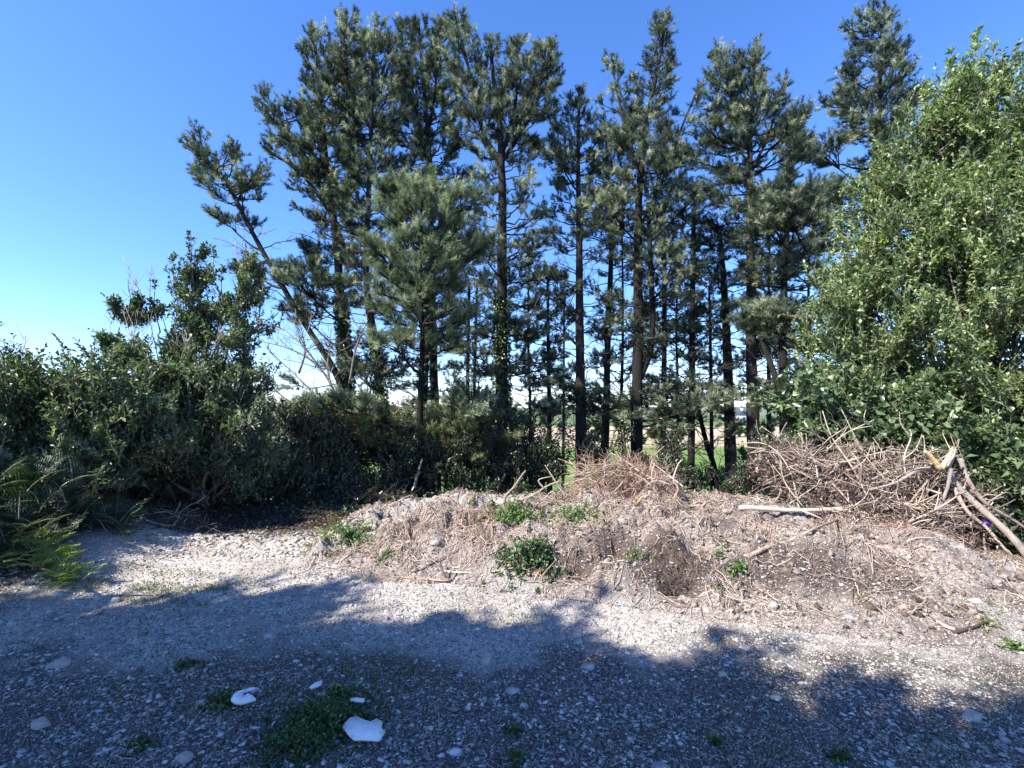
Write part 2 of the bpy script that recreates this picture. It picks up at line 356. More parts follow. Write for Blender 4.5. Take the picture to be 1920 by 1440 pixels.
def surf(x, y):
    """walking surface: ground or heap, whichever is higher"""
    b = base_h(x, y); hh = heap_h(x, y)
    inside = (np.asarray(x) > -2.6) & (np.asarray(x) < 6.9) & (np.asarray(y) > 3.0) & (np.asarray(y) < 7.7)
    return b + np.where(inside, np.maximum(hh, 0), 0)

def gridmesh(name, xs, ys, zf, mat, rf=None):
    X, Y = np.meshgrid(xs, ys); Z = zf(X, Y)
    V = np.stack([X, Y, Z], -1).reshape(-1, 3)
    i = np.arange(len(xs) * len(ys)).reshape(len(ys), len(xs))
    f = np.stack([i[:-1, :-1], i[:-1, 1:], i[1:, 1:], i[1:, :-1]], -1).reshape(-1, 4)
    return mesh(name, V, f, mat, None, rf(X, Y).ravel() if rf else np.zeros(len(V)), True)
def stretch(a, n, q, lim):
    o = [a]; s = q
    while abs(o[-1]) < lim: o.append(o[-1] + s * np.sign(n)); s *= 1.09
    return np.array(o[1:])
xs = np.concatenate([stretch(-5, -1, .03, 5000)[::-1], np.arange(-5, 5.001, .022), stretch(5, 1, .03, 5000)])
ys = np.concatenate([stretch(1, -1, .03, 300)[::-1], np.arange(1, 5.6, .018), np.arange(5.6, 9.0, .04), stretch(9, 1, .05, 6000)])
def zone(X, Y):
    n = fbm(X * .8, Y * .8, 3, 61)
    edge = np.where(X < -1.5, 6.35 + .12 * (X + 2), 7.4)  # dark floor pulled forward at left to put shade into its colour
    z = .5 * sstep(-.3, .5, Y - edge + n) 
    z = np.maximum(z, .5 * sstep(-3.6, -4.3, X + .3 * (Y - 4) + n * .8))
    return z + .5 * sstep(15, 20, Y + 4 * n)
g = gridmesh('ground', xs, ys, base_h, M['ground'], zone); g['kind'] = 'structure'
SOIL_SHADE = [(1.3, 4.3, .55, .35), (1.0, 4.65, .3, .25), (.55, 4.5, .45, .2), (2.0, 4.9, .35, .3), (2.1, 4.1, .6, .2), (3.0, 4.6, .4, .3), (-.2, 5.2, .4, .2), (2.7, 3.9, .5, .18)]  # dark earth by the root ball, plus painted darkness around the hollows
def soil_shade(X, Y):
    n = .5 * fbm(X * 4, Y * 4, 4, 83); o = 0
    for (a, b_, rx, ry) in SOIL_SHADE: o = np.maximum(o, sstep(1.25, .6, np.sqrt(((X - a) / rx) ** 2 + ((Y - b_) / ry) ** 2) + n * 1.6))
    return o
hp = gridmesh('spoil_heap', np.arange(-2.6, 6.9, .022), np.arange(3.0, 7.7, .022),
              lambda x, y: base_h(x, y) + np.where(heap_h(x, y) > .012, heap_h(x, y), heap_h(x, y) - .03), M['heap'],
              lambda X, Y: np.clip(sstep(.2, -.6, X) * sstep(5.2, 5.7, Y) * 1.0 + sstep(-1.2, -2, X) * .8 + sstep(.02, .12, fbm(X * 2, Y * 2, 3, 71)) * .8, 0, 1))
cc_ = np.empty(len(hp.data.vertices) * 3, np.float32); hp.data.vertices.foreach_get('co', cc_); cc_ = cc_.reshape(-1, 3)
sa_ = hp.data.attributes.new('soil_shade', 'FLOAT', 'POINT'); sa_.data.foreach_set('value', soil_shade(cc_[:, 0], cc_[:, 1]).astype(np.float32))
tag(hp, 'long low heap of dumped earth and stones in full sun behind the gravel', 'earth heap')

# ------------------------------------------------------------------ loose stones
ICO = None
def ico():
    t = (1 + 5 ** .5) / 2
    v = nrm(np.array([(-1, t, 0), (1, t, 0), (-1, -t, 0), (1, -t, 0), (0, -1, t), (0, 1, t), (0, -1, -t), (0, 1, -t), (t, 0, -1), (t, 0, 1), (-t, 0, -1), (-t, 0, 1)], float))
    f = np.array([(0, 11, 5), (0, 5, 1), (0, 1, 7), (0, 7, 10), (0, 10, 11), (1, 5, 9), (5, 11, 4), (11, 10, 2), (10, 7, 6), (7, 1, 8), (3, 9, 4), (3, 4, 2), (3, 2, 6), (3, 6, 8), (3, 8, 9), (4, 9, 5), (2, 4, 11), (6, 2, 10), (8, 6, 7), (9, 8, 1)])
    return v, f
IV, IF = ico()
def rocks(buf, x, y, s, flat=.4, sink=.25, tilt=.25):
    K = len(x)
    V = IV[None] * (1 + U(-.42, .42, (K, 12, 1)))
    V = V * np.stack([s * U(.7, 1.3, K), s * U(.5, .9, K), s * flat * U(.5, 1.3, K)], -1)[:, None, :]
    a = U(0, 2 * pi, K); ca, sa = np.cos(a)[:, None], np.sin(a)[:, None]
    tx = U(-tilt, tilt, K)[:, None]
    z = V[..., 2] + V[..., 0] * tx
    X = V[..., 0] * ca - V[..., 1] * sa; Yy = V[..., 0] * sa + V[..., 1] * ca
    zz = surf(x, y) + s * flat * (.5 - sink)
    W = np.stack([X + x[:, None], Yy + y[:, None], z + zz[:, None]], -1)
    f = IF[None] + (np.arange(K) * 12)[:, None, None]
    buf.add(W, f, np.repeat(U(0, 1, K), 12))
OV = np.array([(1, 0, 0), (-1, 0, 0), (0, 1, 0), (0, -1, 0), (0, 0, 1), (0, 0, -1)], float)
OF = np.array([(0, 2, 4), (2, 1, 4), (1, 3, 4), (3, 0, 4), (2, 0, 5), (1, 2, 5), (3, 1, 5), (0, 3, 5)])
def chips(buf, x, y, s, flat=.5):
    K = len(x); V = OV[None] * (1 + U(-.45, .45, (K, 6, 1))) + U(-.25, .25, (K, 6, 3))
    V = V * np.stack([s * U(.7, 1.4, K), s * U(.5, 1, K), s * flat * U(.5, 1.3, K)], -1)[:, None, :]
    a = U(0, 2 * pi, K); ca, sa = np.cos(a)[:, None], np.sin(a)[:, None]; z = V[..., 2] + V[..., 0] * U(-.4, .4, K)[:, None]
    W = np.stack([V[..., 0] * ca - V[..., 1] * sa + x[:, None], V[..., 0] * sa + V[..., 1] * ca + y[:, None], z + surf(x, y)[:, None] + (s * .12)[:, None]], -1)
    buf.add(W, OF[None] + (np.arange(K) * 6)[:, None, None], np.repeat(U(0, 1, K) ** 1.2, 6))
def frustum_pts(n, y0, y1, k=1.25, p=1.0):
    y = y0 + (y1 - y0) * U(0, 1, n) ** p
    return U(-1, 1, n) * (y * k + .3), y
b = Buf()
x, y = frustum_pts(80000, 1.0, 5.6, 1.25, .95)
keep = (x > -4.5 - .2 * y) & (vn(x * 1.6, y * 1.6, 5) + U(-.3, .3, len(x)) > .34); x, y = x[keep], y[keep]
rocks(b, x, y, .0035 + .0155 * U(0, 1, len(x)) ** 3.6, .35, .3, .4)
x, y = frustum_pts(600, 1.2, 5.2); k = vn(x * .9, y * .9, 8) > .4; rocks(b, x[k], y[k], .016 + .016 * U(0, 1, k.sum()) ** 2, .4, .3)
x = U(-2.2, 5.0, 9000); y = U(3.3, 6.2, 9000); k = vn(x * 2, y * 2, 12) + U(-.3, .3, 9000) > .42
rocks(b, x[k], y[k], .005 + .017 * U(0, 1, k.sum()) ** 4, .6, .3, .8)
x = U(-4.2, -1.0, 1500); y = U(5.2, 6.3, 1500); rocks(b, x, y, .008 + .03 * U(0, 1, 1500) ** 3, .45, .3)
x, y = frustum_pts(130000, 1.1, 4.4, 1.2, .8); chips(b, x, y, .003 + .0055 * U(0, 1, len(x)) ** 2)
x, y = frustum_pts(45000, 3.2, 6.4, 1.1, 1.0); k = x > -4.2; x, y = x[k], y[k]; chips(b, x, y, .005 + .007 * U(0, 1, len(x)) ** 2)
o = b.make('gravel', M['stone']); tag(o, 'pale slate chippings strewn over the yard and heap', 'gravel', None, 'stuff')

b = Buf(); n = 9000; x = U(-2.2, 5.2, n); y = U(3.4, 6.2, n); k = (heap_h(x, y) > .04) & (U(0, 1, n) < vn(x * 2.6, y * 2.6, 33) * 1.4); x, y = x[k], y[k]
chips(b, x, y, .008 + .034 * U(0, 1, len(x)) ** 3, .8)
tag(b.make('clods', M['clod']), 'crumbled earth clods on the face of the heap', 'earth clods', None, 'stuff')
def boulder(px, py, wpx, hpx, label, name='stone', mat='boulder', flat=None):
    p = G(px, py + hpx * .35); p0 = p.copy()
    for _ in range(8):
        z = float(surf(p[0], p[1])); p = G(px, py + hpx * .35, z)
    s = wpx / F * p[1] * .38
    n = 3
    import bmesh
    bm = bmesh.new(); bmesh.ops.create_icosphere(bm, subdivisions=3, radius=1)
    V = np.array([v.co[:] for v in bm.verts]); Fc = np.array([[v.index for v in f.verts] for f in bm.faces]); bm.free()
    for _ in range(9):                                   # cut flat facets
        d = rdir(1)[0]; d[2] = abs(d[2]) * .8; d /= np.linalg.norm(d); c = U(.55, .85)
        e = V @ d; V = V - np.outer(np.maximum(e - c, 0), d)
    V += (.04 * fbm(V[:, 0] * 3 + px, V[:, 1] * 3 + V[:, 2] * 2, 3, 2))[:, None] * V
    hh = (flat if flat else hpx / wpx * 1.15)
    V = V * np.array([s, s * .75, s * hh]) * 1.12
    a = U(-.4, .4); V = np.stack([V[:, 0] * cos(a) - V[:, 1] * sin(a), V[:, 0] * sin(a) + V[:, 1] * cos(a), V[:, 2] + V[:, 0] * U(-.15, .15)], -1)
    o = mesh(name, V, Fc, M[mat], None, np.zeros(len(V)))
    o.location = (p[0], p[1], float(surf(p[0], p[1])) + s * hh * .35)
    return tag(o, label, 'rock' if wpx > 40 else 'stone')
STONES = [
 (110, 1240, 48, 26, 'flat topped slate block with dark shaded underside at the left of the gravel'),
 (78, 1352, 40, 24, 'tilted slate stone low on the shaded gravel near the left border'),
 (345, 1415, 40, 26, 'rounded pale stone at the bottom edge below the white shell like shard'),
 (912, 1232, 32, 26, 'squarish pale stone standing in the middle of the shaded gravel'),
 (1085, 1200, 24, 14, 'small pale stone on the shadow edge below the heap'),
 (1100, 1248, 34, 14, 'dusty low rock catching a fleck of sun mid gravel'),
 (1820, 1338, 36, 28, 'round white disc shaped stone alone on the shaded right side'),
 (1400, 1212, 28, 12, 'dark wedge shaped stone casting a small shadow on the sunny strip'),
 (1355, 1262, 26, 12, 'pale grey stone just inside the shade left of the sunny strip'),
 (182, 1118, 28, 18, 'dark rounded stone at the shadow edge beside the bright fern'),
 (215, 1122, 24, 12, 'dark flat stone touching the end of a thin stick at left'),
 (108, 1112, 26, 12, 'light flat stone under the bracken bank'),
 (960, 1292, 34, 12, 'broad flat slate stone half sunk in the central gravel'),
 (1240, 1435, 46, 22, 'cream stone in the sun fleck at the bottom edge'),
 (1450, 1150, 22, 16, 'white upright stone on the lower skirt of the heap'),
 (1085, 1048, 22, 12, 'bleached stone halfway up the middle of the heap'),
 (1705, 1075, 36, 18, 'pale rock at the foot of the big brush pile'),
 (1590, 1155, 26, 14, 'chalky stone on the low right slope of the heap'),
 (1760, 1090, 36, 16, 'pale broken rock beside dry straw at the right end of the heap'),
 (1830, 1135, 34, 14, 'whitish rock on the low ridge near the right border'),
 (648, 1088, 18, 10, 'small dark clod at the left toe of the heap'),
 (815, 1065, 24, 12, 'light stone among sticks on the left lower heap'),
 (1390, 1160, 20, 10, 'small greyish stone below the root ball'),
 (25, 1165, 30, 12, 'pale flat stone half in grass at the far left border'),
 (505, 1190, 36, 12, 'flat bluish slate in the shade left of centre'),
 (1455, 1305, 26, 12, 'whitish stone in the shade at the right half of the gravel'),
]
for s in STONES: boulder(*s)

# ------------------------------------------------------------------ pines
def px2m(Y): return Y / F
def make_pine(label, Y, stems, ivy=None, dead=0, mat='needle', pads=(), m=34, dens=1.05, name='pine_tree', nl=.105, shag=.9, dead_y=(440, 860), low=None):
    root = thing(name, label, 'pine tree', group='tall pines in a row behind the heap' if name == 'pine_tree' else None)
    tb = Buf(); lb = Buf(); nb = Buf(); db = Buf(); ib = Buf()
    k = px2m(Y)
    mainpath = None
    SB, SDm, SL, SR = [], [], [], []                 # shoots
    br_paths, br_r = [], []
    tw, twr = [], []
    def add_branch(S, T, r0, elev_mid=0.0, subk=1.0):
        """limb from S to T carrying side twigs with shoots on its outer part"""
        n = 7; t = np.linspace(0, 1, n)[:, None]
        d = T - S; Lb = np.linalg.norm(d)
        if Lb < .05: return
        mid = S + d * t; mid[:, 2] += (-elev_mid * np.sin(pi * t[:, 0])) * Lb
        wob = rng.normal(size=(n, 3)) * Lb * .025; wob[0] = wob[-1] = 0
        mid = mid + wob
        br_paths.append(mid); br_r.append(r0 * (1 - .8 * t[:, 0]) + .003)
        ns = max(4, int((.2 + Lb) / .105 * dens * subk))
        ts = U(.38, 1.0, ns)
        ts[:2] = 1.0
        i = np.clip((ts * (n - 1)).astype(int), 0, n - 2); fr = (ts * (n - 1) - i)[:, None]
        base = mid[i] * (1 - fr) + mid[i + 1] * fr
        dh = nrm(mid[i + 1] - mid[i])
        sd = nrm(np.cross(dh, np.array([0, 0, 1.]))) * np.where(U(0, 1, ns) < .5, -1, 1)[:, None]
        dd = nrm(dh * U(.5, 1.1, (ns, 1)) + sd * U(.1, 1.0, (ns, 1)) + np.array([0, 0, 1]) * U(-.08, .3 + .6 * max(0, d[2] / Lb), (ns, 1)) + rdir(ns) * .15)
        sl = (.16 + .38 * Lb * (1.1 - ts)) * U(.6, 1.25, ns)
        sl = np.clip(sl, .12, .6)
        e = base + dd * sl[:, None]
        tw.append(np.stack([base, base + dd * (sl * .5)[:, None] - np.array([0, 0, .02]), e], 1)); twr.append(np.tile([.006, .005, .003], (ns, 1)))
        for q in range(ns):
            c = max(2, int(sl[q] / .10))
            s = np.linspace(.5, 1, c)[:, None]
            pb = base[q] * (1 - s) + e[q] * s
            sdir = nrm(dd[q] * .8 + rdir(c) * .75 * shag + np.array([0, 0, .45]))
            SB.append(pb); SDm.append(sdir); SL.append(U(.09, .24, c)); SR.append(np.clip(rng.normal(.42, .26) + U(-.2, .25, c), 0, 1))
    for st in stems:
        pth = st['path']; w0, w1 = st['w']
        pts = [P(p[0], p[1] + (14 if p[1] < 260 else 0), Y + (p[2] if len(p) > 2 else 0)) for p in pth]
        n = max(12, len(pts) * 6)
        c = spline(pts, n)
        if st.get('root'):
            zb = float(base_h(c[0][0], c[0][1])) - .15
            c = np.vstack([[c[0][0] + U(-.05, .05), c[0][1], zb], c]); n += 1
        rad = np.linspace(w0, w1, n) * k * .5
        if st.get('root'): rad[0] *= 1.35
        tubes(tb, c, rad, 9, .07)
        zs = c[:, 2]; o_ = np.argsort(zs)
        def at(z): return np.array([np.interp(z, zs[o_], c[o_, 0]), np.interp(z, zs[o_], c[o_, 1]), z])
        env = st.get('env')
        if env:
            ey = np.array([P(0, e[0] + (16 if e[0] < 260 else 0), Y)[2] for e in env]); el = np.array([e[1] for e in env]) ; er = np.array([e[2] for e in env])
            oo = np.argsort(ey); ey, el, er = ey[oo], el[oo], er[oo]
            rise = st.get('rise', (5, 50)); sp = st.get('sp', .27) * 1.3; nbr = st.get('nb', 4)
            z = ey[0]
            ztop, zbot = ey[-1], ey[0]
            while z < ztop:
                u = (z - zbot) / (ztop - zbot)
                a0 = U(0, 2 * pi)
                for j in range(nbr):
                    if U() < st.get('skip', .16): continue
                    zt = z + U(-.22, .22) * sp
                    ax = at(min(zt, ztop)); xs_ = 960 + (ax[0]) * F / ax[1]
                    lm = max(0, (xs_ - np.interp(zt, ey, el))) * k; rm = max(0, (np.interp(zt, ey, er) - xs_)) * k
                    a = a0 + j * 2 * pi / nbr + U(-.35, .35)
                    ca = cos(a)
                    e_ = rm if ca > 0 else lm
                    mean = .5 * (lm + rm)
                    Rr = (e_ * abs(ca) + mean * (1 - abs(ca))) * (.45 + .85 * U() ** .8)
                    if Rr < .03: Rr = .03
                    Rr *= 1.22 - .3 * u; rise_a = R(rise[0] + (rise[1] - rise[0]) * .85 * u ** 1.3 + U(-9, 9))
                    dz = Rr * tan(rise_a)
                    dz = min(dz, .9 + .8 * Rr)
                    zs0 = max(zt - dz, zs.min() + .1)
                    S = at(min(zs0, zs.max()))
                    T = np.array([ax[0] + ca * Rr, ax[1] + sin(a) * Rr, zt + U(-.05, .1)])
                    add_branch(S, T, min(.008 + .013 * Rr, .03), .06, st.get('subk', 1))
                z += sp * (1.0 - .4 * u) * U(.75, 1.25)
            # leader tip
            tp = c[-1]
            c2 = np.linspace(0, 1, 9)[:, None]
            pb = tp - (c[-1] - c[-4]) * (1 - c2)
            SB.append(pb); SDm.append(nrm(nrm(c[-1] - c[-4]) + rdir(9) * .35)); SL.append(U(.1, .2, 9)); SR.append(U(.2, .9, 9))
        if st.get('ivy'):
            y0, y1, ni = st['ivy']
            za, zb = P(0, y0, Y)[2], P(0, y1, Y)[2]
            zz = U(za, zb, ni); ii = np.interp(zz, zs[o_], np.arange(n)[o_])
            cx = np.interp(zz, zs[o_], c[o_, 0]); cy = np.interp(zz, zs[o_], c[o_, 1]); rr_ = np.interp(zz, zs[o_], rad[o_]) + U(0, .07, ni)
            a = U(0, 2 * pi, ni); nn = np.stack([np.cos(a), np.sin(a), U(-.1, .5, ni)], -1)
            Bp = np.stack([cx + np.cos(a) * rr_, cy + np.sin(a) * rr_, zz], -1)
            dn = nrm(np.stack([-np.sin(a), np.cos(a), 0 * a], -1) * U(-.8, .8, (ni, 1)) + nn * .5 + np.array([0, 0, -.5]))
            leaves(ib, Bp, dn, nrm(nn + rdir(ni) * .4), U(.05, .09, ni), U(.045, .075, ni))
        if mainpath is None: mainpath = (c, zs, o_, at)
    at = mainpath[3]
    for pd in pads:                                  # (px, py, dY, rx, ry, n, attach py)
        cx, cy, dY, rx, ry, npd, ay = pd
        S0 = at(P(0, ay, Y)[2]); C0 = P(cx, cy, Y + dY)
        kk = px2m(Y + dY)
        hub = S0 * .35 + C0 * .65 + np.array([0, 0, -ry * kk * .3])
        br_paths.append(spline([S0, S0 * .6 + hub * .4 + np.array([0, 0, -.06]), hub], 7)); br_r.append(np.linspace(.035, .018, 7))
        for q in range(npd):
            d = rdir(1)[0]; rr = U(.35, 1) ** .6
            T = C0 + d * np.array([rx * kk, rx * kk * .8, ry * kk]) * rr
            add_branch(hub + (T - hub) * .0, T, .011, -.08, 1)
    if low:                                          # flat dark boughs between the trunks
        for q in range(low[2]):
            S = at(P(0, U(low[0], low[1]), Y)[2]); a = U(0, 2 * pi); Rr = k * low[3] * U(.45, 1.15)
            add_branch(S, S + np.array([cos(a) * Rr, sin(a) * Rr, Rr * U(-.15, .3)]), .014, .05, .9)
    # dead lower branches
    for q in range(int(dead * 2)):
        z = P(0, U(*dead_y), Y)[2]
        if z > mainpath[1].max() or z < mainpath[1].min(): continue
        S = at(z); a = U(0, 2 * pi); Lb = U(.4, 1.5)
        d = np.array([cos(a), sin(a), U(-.1, .75)]); d /= np.linalg.norm(d)
        t = np.linspace(0, 1, 6)[:, None]
        pth = S + d * Lb * t; pth[:, 2] += .12 * Lb * np.sin(2.2 * t[:, 0]); pth += rng.normal(size=(6, 3)) * .022 * Lb; pth[0] = S
        tubes(db, pth, np.linspace(.015, .005, 6), 4)
        for _ in range(random.randint(3, 7)):
            i = random.randint(1, 4); dd = nrm(d + rdir(1)[0] * .9 + np.array([0, 0, .2])); l = Lb * U(.15, .45)
            t3 = np.linspace(0, 1, 4)[:, None]; p3 = pth[i] + dd * l * t3 + rng.normal(size=(4, 3)) * .03 * l; p3[0] = pth[i]
            tubes(db, p3, np.linspace(.008, .004, 4), 3)
    if br_paths: tubes(lb, np.array(br_paths), np.array(br_r), 5)
    if tw: tubes(lb, np.concatenate(tw), np.concatenate(twr), 3)
    if SB:
        SBc = np.concatenate(SB); SDc = np.concatenate(SDm); SLc = np.concatenate(SL); SRc = np.concatenate(SR)
        needles(nb, SBc, SDc, SLc, m, nl, (.0125) * Y / 12, SRc)
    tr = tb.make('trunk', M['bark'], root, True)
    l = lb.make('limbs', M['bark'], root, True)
    cr = nb.make('crown', M[mat], root)
    d = db.make('dead_branches', M['deadwood'], root)
    iv = ib.make('ivy', M['ivy'], root)
    return root, (0 if not SB else len(SBc))

tot = 0
def pine(label, Y, stems, **k):
    global tot
    r, n = make_pine(label, Y, stems, **k); tot += n; return r
S_ = lambda path, w, env=None, **k: dict(path=path, w=w, env=env, **k)

pine('leaning pine with bare trunk slanting out to the left and sparse tufted top', 12.0, [
    S_([(640, 930), (648, 790), (632, 705), (575, 612), (520, 520), (470, 430), (430, 352), (388, 300), (352, 248)], (15, 4),
       [(252, 345, 362), (275, 345, 408), (300, 360, 440), (330, 372, 470), (355, 372, 482), (368, 385, 480)], rise=(10, 35), sp=.2, nb=5, skip=.05, subk=1.1, root=1)],
    dead=8, pads=[(420, 415, 0, 26, 14, 5, 470), (470, 412, .2, 28, 18, 5, 455), (455, 365, -.2, 30, 16, 4, 400), (470, 505, 0, 24, 22, 5, 540)], dead_y=(430, 640), dens=1.1)
pine('big left pine with ivy wound trunk and several leaning limbs, leftmost full crown', 12.6, low=(480, 740, 15, 104), stems=[
    S_([(655, 930), (652, 800), (648, 700), (642, 600), (634, 500), (625, 400), (612, 300), (600, 180), (588, 38)], (26, 4),
       [(45, 582, 594), (75, 572, 610), (110, 570, 640), (160, 570, 660), (190, 545, 665), (300, 545, 665), (400, 575, 660), (480, 585, 660), (560, 570, 650)], rise=(5, 45), root=1, ivy=(560, 760, 2200), subk=1.25, nb=5),
    S_([(648, 470), (600, 350), (552, 260), (505, 190), (485, 175)], (9, 3), [(180, 482, 500), (200, 485, 570), (230, 495, 600), (255, 520, 610), (290, 548, 620)], rise=(10, 30), sp=.22),
    S_([(640, 430), (585, 350), (545, 310), (502, 284)], (7, 3), [(284, 500, 515), (300, 515, 560), (325, 540, 600), (345, 560, 620)], rise=(5, 20), sp=.2, nb=3)],
    dead=12, pads=[(560, 525, -1.2, 70, 26, 12, 600), (600, 480, 0, 40, 24, 7, 560), (575, 590, 0, 50, 30, 6, 650), (590, 340, .3, 45, 50, 8, 420)])
pine('tall pine with slightly bowed ivy trunk, second full crown from the left', 12.2, low=(440, 800, 17, 88), stems=[
    S_([(728, 940), (722, 850), (716, 780), (705, 660), (690, 560), (686, 470), (692, 350), (696, 230), (700, 120), (704, 32)], (22, 4),
       [(38, 696, 712), (70, 690, 722), (110, 650, 735), (180, 625, 745), (260, 620, 750), (340, 640, 750), (430, 650, 740)], rise=(8, 48), root=1, ivy=(640, 900, 1500), subk=1.25, nb=5),
    S_([(695, 300), (665, 220), (650, 120), (642, 22)], (8, 3), [(25, 636, 650), (50, 628, 662), (90, 622, 672), (150, 605, 690), (230, 600, 690)], rise=(15, 50), subk=1.2)],
    dead=10, pads=[(690, 500, 0, 55, 30, 8, 560), (700, 700, -.4, 50, 25, 7, 760), (640, 400, .5, 40, 40, 7, 470)])
pine('dark pine with feathery multiple tips behind the pale young pine', 13.4, low=(470, 800, 17, 88), stems=[
    S_([(818, 920), (815, 760), (812, 640), (808, 450), (806, 300), (795, 160), (785, 28)], (20, 4),
       [(32, 778, 792), (70, 770, 802), (130, 745, 838), (220, 735, 858), (300, 735, 860), (400, 740, 860), (480, 745, 850)], rise=(5, 50), root=1, subk=1.15, nb=5),
    S_([(800, 300), (778, 180), (758, 90), (752, 30)], (7, 3), [(34, 748, 757), (80, 740, 768), (160, 728, 790), (240, 720, 790)], rise=(15, 55), subk=1.1),
    S_([(802, 260), (815, 160), (822, 80), (826, 30)], (6, 3), [(34, 821, 831), (80, 812, 838), (150, 800, 850)], rise=(20, 55))],
    dead=14)
pine('slim dark trunk close left of the dark feathery pine', 12.8, [
    S_([(797, 930), (795, 760), (800, 620), (803, 520)], (15, 11), [(520, 770, 850), (600, 765, 850), (700, 760, 850), (760, 770, 860)], rise=(-5, 10), root=1, nb=3, sp=.35, ivy=(640, 920, 900))], dead=10)
pine('pale green young pine standing forward of the row, sunlit and bushy', 9.6, [
    S_([(790, 905), (788, 760), (792, 640), (788, 520), (790, 420), (794, 345)], (13, 4),
       [(345, 788, 800), (370, 745, 835), (400, 715, 880), (450, 705, 900), (500, 712, 885), (560, 712, 868), (610, 735, 850), (650, 755, 830)], rise=(12, 48), sp=.27, nb=7, skip=.2, root=1, subk=1.5)],
    mat='needle_light', dead=10, dens=1.15, pads=[(735, 362, -.2, 26, 22, 6, 430), (868, 378, -.2, 30, 22, 6, 450), (700, 470, -.2, 30, 18, 4, 540), (890, 470, .1, 36, 18, 5, 540), (735, 640, -.5, 46, 18, 6, 700), (850, 610, .2, 40, 16, 4, 660), (640, 770, -.2, 80, 30, 10, 800), (580, 770, .1, 40, 22, 6, 800), (880, 770, .2, 70, 24, 9, 800)], m=32)
pine('tallest straight pine at the centre with a fork high up and four pointed tops', 12.0, low=(480, 800, 20, 93), stems=[
    S_([(938, 935), (940, 780), (941, 640), (941, 500), (942, 400), (940, 300), (935, 200), (925, 130), (918, 60)], (28, 5),
       [(62, 912, 926), (100, 905, 945), (160, 895, 960), (240, 885, 970), (300, 868, 995), (370, 872, 1010), (450, 880, 1015), (520, 880, 1010), (620, 885, 1005), (700, 880, 1000)], rise=(-2, 45), root=1, ivy=(560, 920, 2600), skip=.2, nb=4, sp=.33),
    S_([(938, 310), (905, 230), (880, 120), (855, 22)], (10, 4), [(25, 848, 862), (50, 840, 875), (90, 835, 890), (140, 850, 900), (220, 860, 925)], rise=(15, 50), subk=1.35, nb=5),
    S_([(941, 290), (965, 190), (972, 62)], (9, 4), [(65, 966, 980), (95, 955, 990), (150, 940, 1000), (220, 930, 1010)], rise=(15, 50), subk=1.25, nb=5),
    S_([(943, 300), (985, 220), (1012, 140), (1025, 66)], (9, 4), [(70, 1018, 1032), (95, 1008, 1048), (150, 992, 1048), (200, 985, 1040), (250, 975, 1020)], rise=(15, 50), subk=1.35, nb=5)],
    dead=16, pads=[(985, 765, -.6, 70, 18, 8, 800), (880, 735, -.5, 50, 16, 6, 790), (885, 205, -.5, 34, 24, 6, 300), (900, 470, -.8, 36, 20, 5, 520), (890, 655, 0, 45, 20, 5, 700)])
pine('pine with dark narrow spire and round pale shoulder tufts right of the centre trunk', 12.6, low=(470, 800, 18, 82), stems=[
    S_([(1090, 905), (1089, 760), (1087, 600), (1086, 430), (1084, 300), (1086, 155)], (24, 4),
       [(158, 1080, 1094), (185, 1052, 1100), (230, 1040, 1112), (270, 1022, 1130), (330, 1035, 1135), (400, 1045, 1130), (460, 1055, 1125)], rise=(5, 45), root=1, subk=1.1)],
    dead=22, pads=[(1040, 285, -.6, 36, 22, 8, 360), (1055, 560, .2, 50, 16, 5, 600), (1060, 700, .2, 50, 14, 5, 720), (1045, 600, .3, 40, 16, 4, 650)])
pine('thin leaning pole pine between the shoulder tufted pine and the broad forked pine', 13.2, low=(480, 800, 15, 71), stems=[
    S_([(1133, 865), (1137, 760), (1140, 620), (1146, 470), (1140, 330), (1135, 215)], (17, 4),
       [(215, 1125, 1145), (260, 1110, 1160), (330, 1105, 1170), (420, 1105, 1175), (470, 1110, 1175)], rise=(5, 40), root=1)],
    dead=18, pads=[(1160, 650, .1, 36, 18, 5, 690), (1125, 760, .1, 70, 14, 6, 780)])
pine('broad pine with one high right leaning tip and long reaching right limbs', 11.8, low=(500, 810, 20, 99), stems=[
    S_([(1194, 880), (1194, 760), (1197, 620), (1196, 480), (1197, 400), (1203, 300), (1218, 190), (1236, 100), (1247, 24)], (24, 4),
       [(28, 1242, 1253), (60, 1228, 1256), (110, 1218, 1262), (160, 1198, 1262), (200, 1180, 1262), (260, 1160, 1265), (320, 1148, 1275), (400, 1150, 1280), (450, 1155, 1270)], rise=(5, 45), root=1, subk=1.25, nb=5),
    S_([(1200, 330), (1175, 240), (1158, 160), (1148, 112)], (8, 3), [(115, 1142, 1154), (140, 1140, 1170), (190, 1140, 1195), (260, 1140, 1200)], rise=(15, 45), subk=1.2),
    S_([(1203, 420), (1245, 330), (1280, 220), (1310, 150)], (7, 3), [(152, 1304, 1318), (175, 1288, 1318), (200, 1270, 1312), (240, 1255, 1300)], rise=(15, 40), nb=3, sp=.24),
    S_([(1196, 720), (1222, 640), (1220, 500), (1215, 380)], (13, 8))],
    dead=16, ivy=None, pads=[(1290, 765, -1.0, 60, 16, 7, 800), (1360, 745, -.6, 50, 16, 5, 790), (1140, 395, -1.2, 46, 24, 9, 470), (1235, 330, -1.0, 60, 50, 14, 420), (1285, 380, -1, 30, 30, 6, 450), (1185, 270, -.9, 36, 34, 8, 360), (1230, 480, -.8, 60, 20, 7, 540), (1265, 505, -1, 55, 16, 6, 560)])
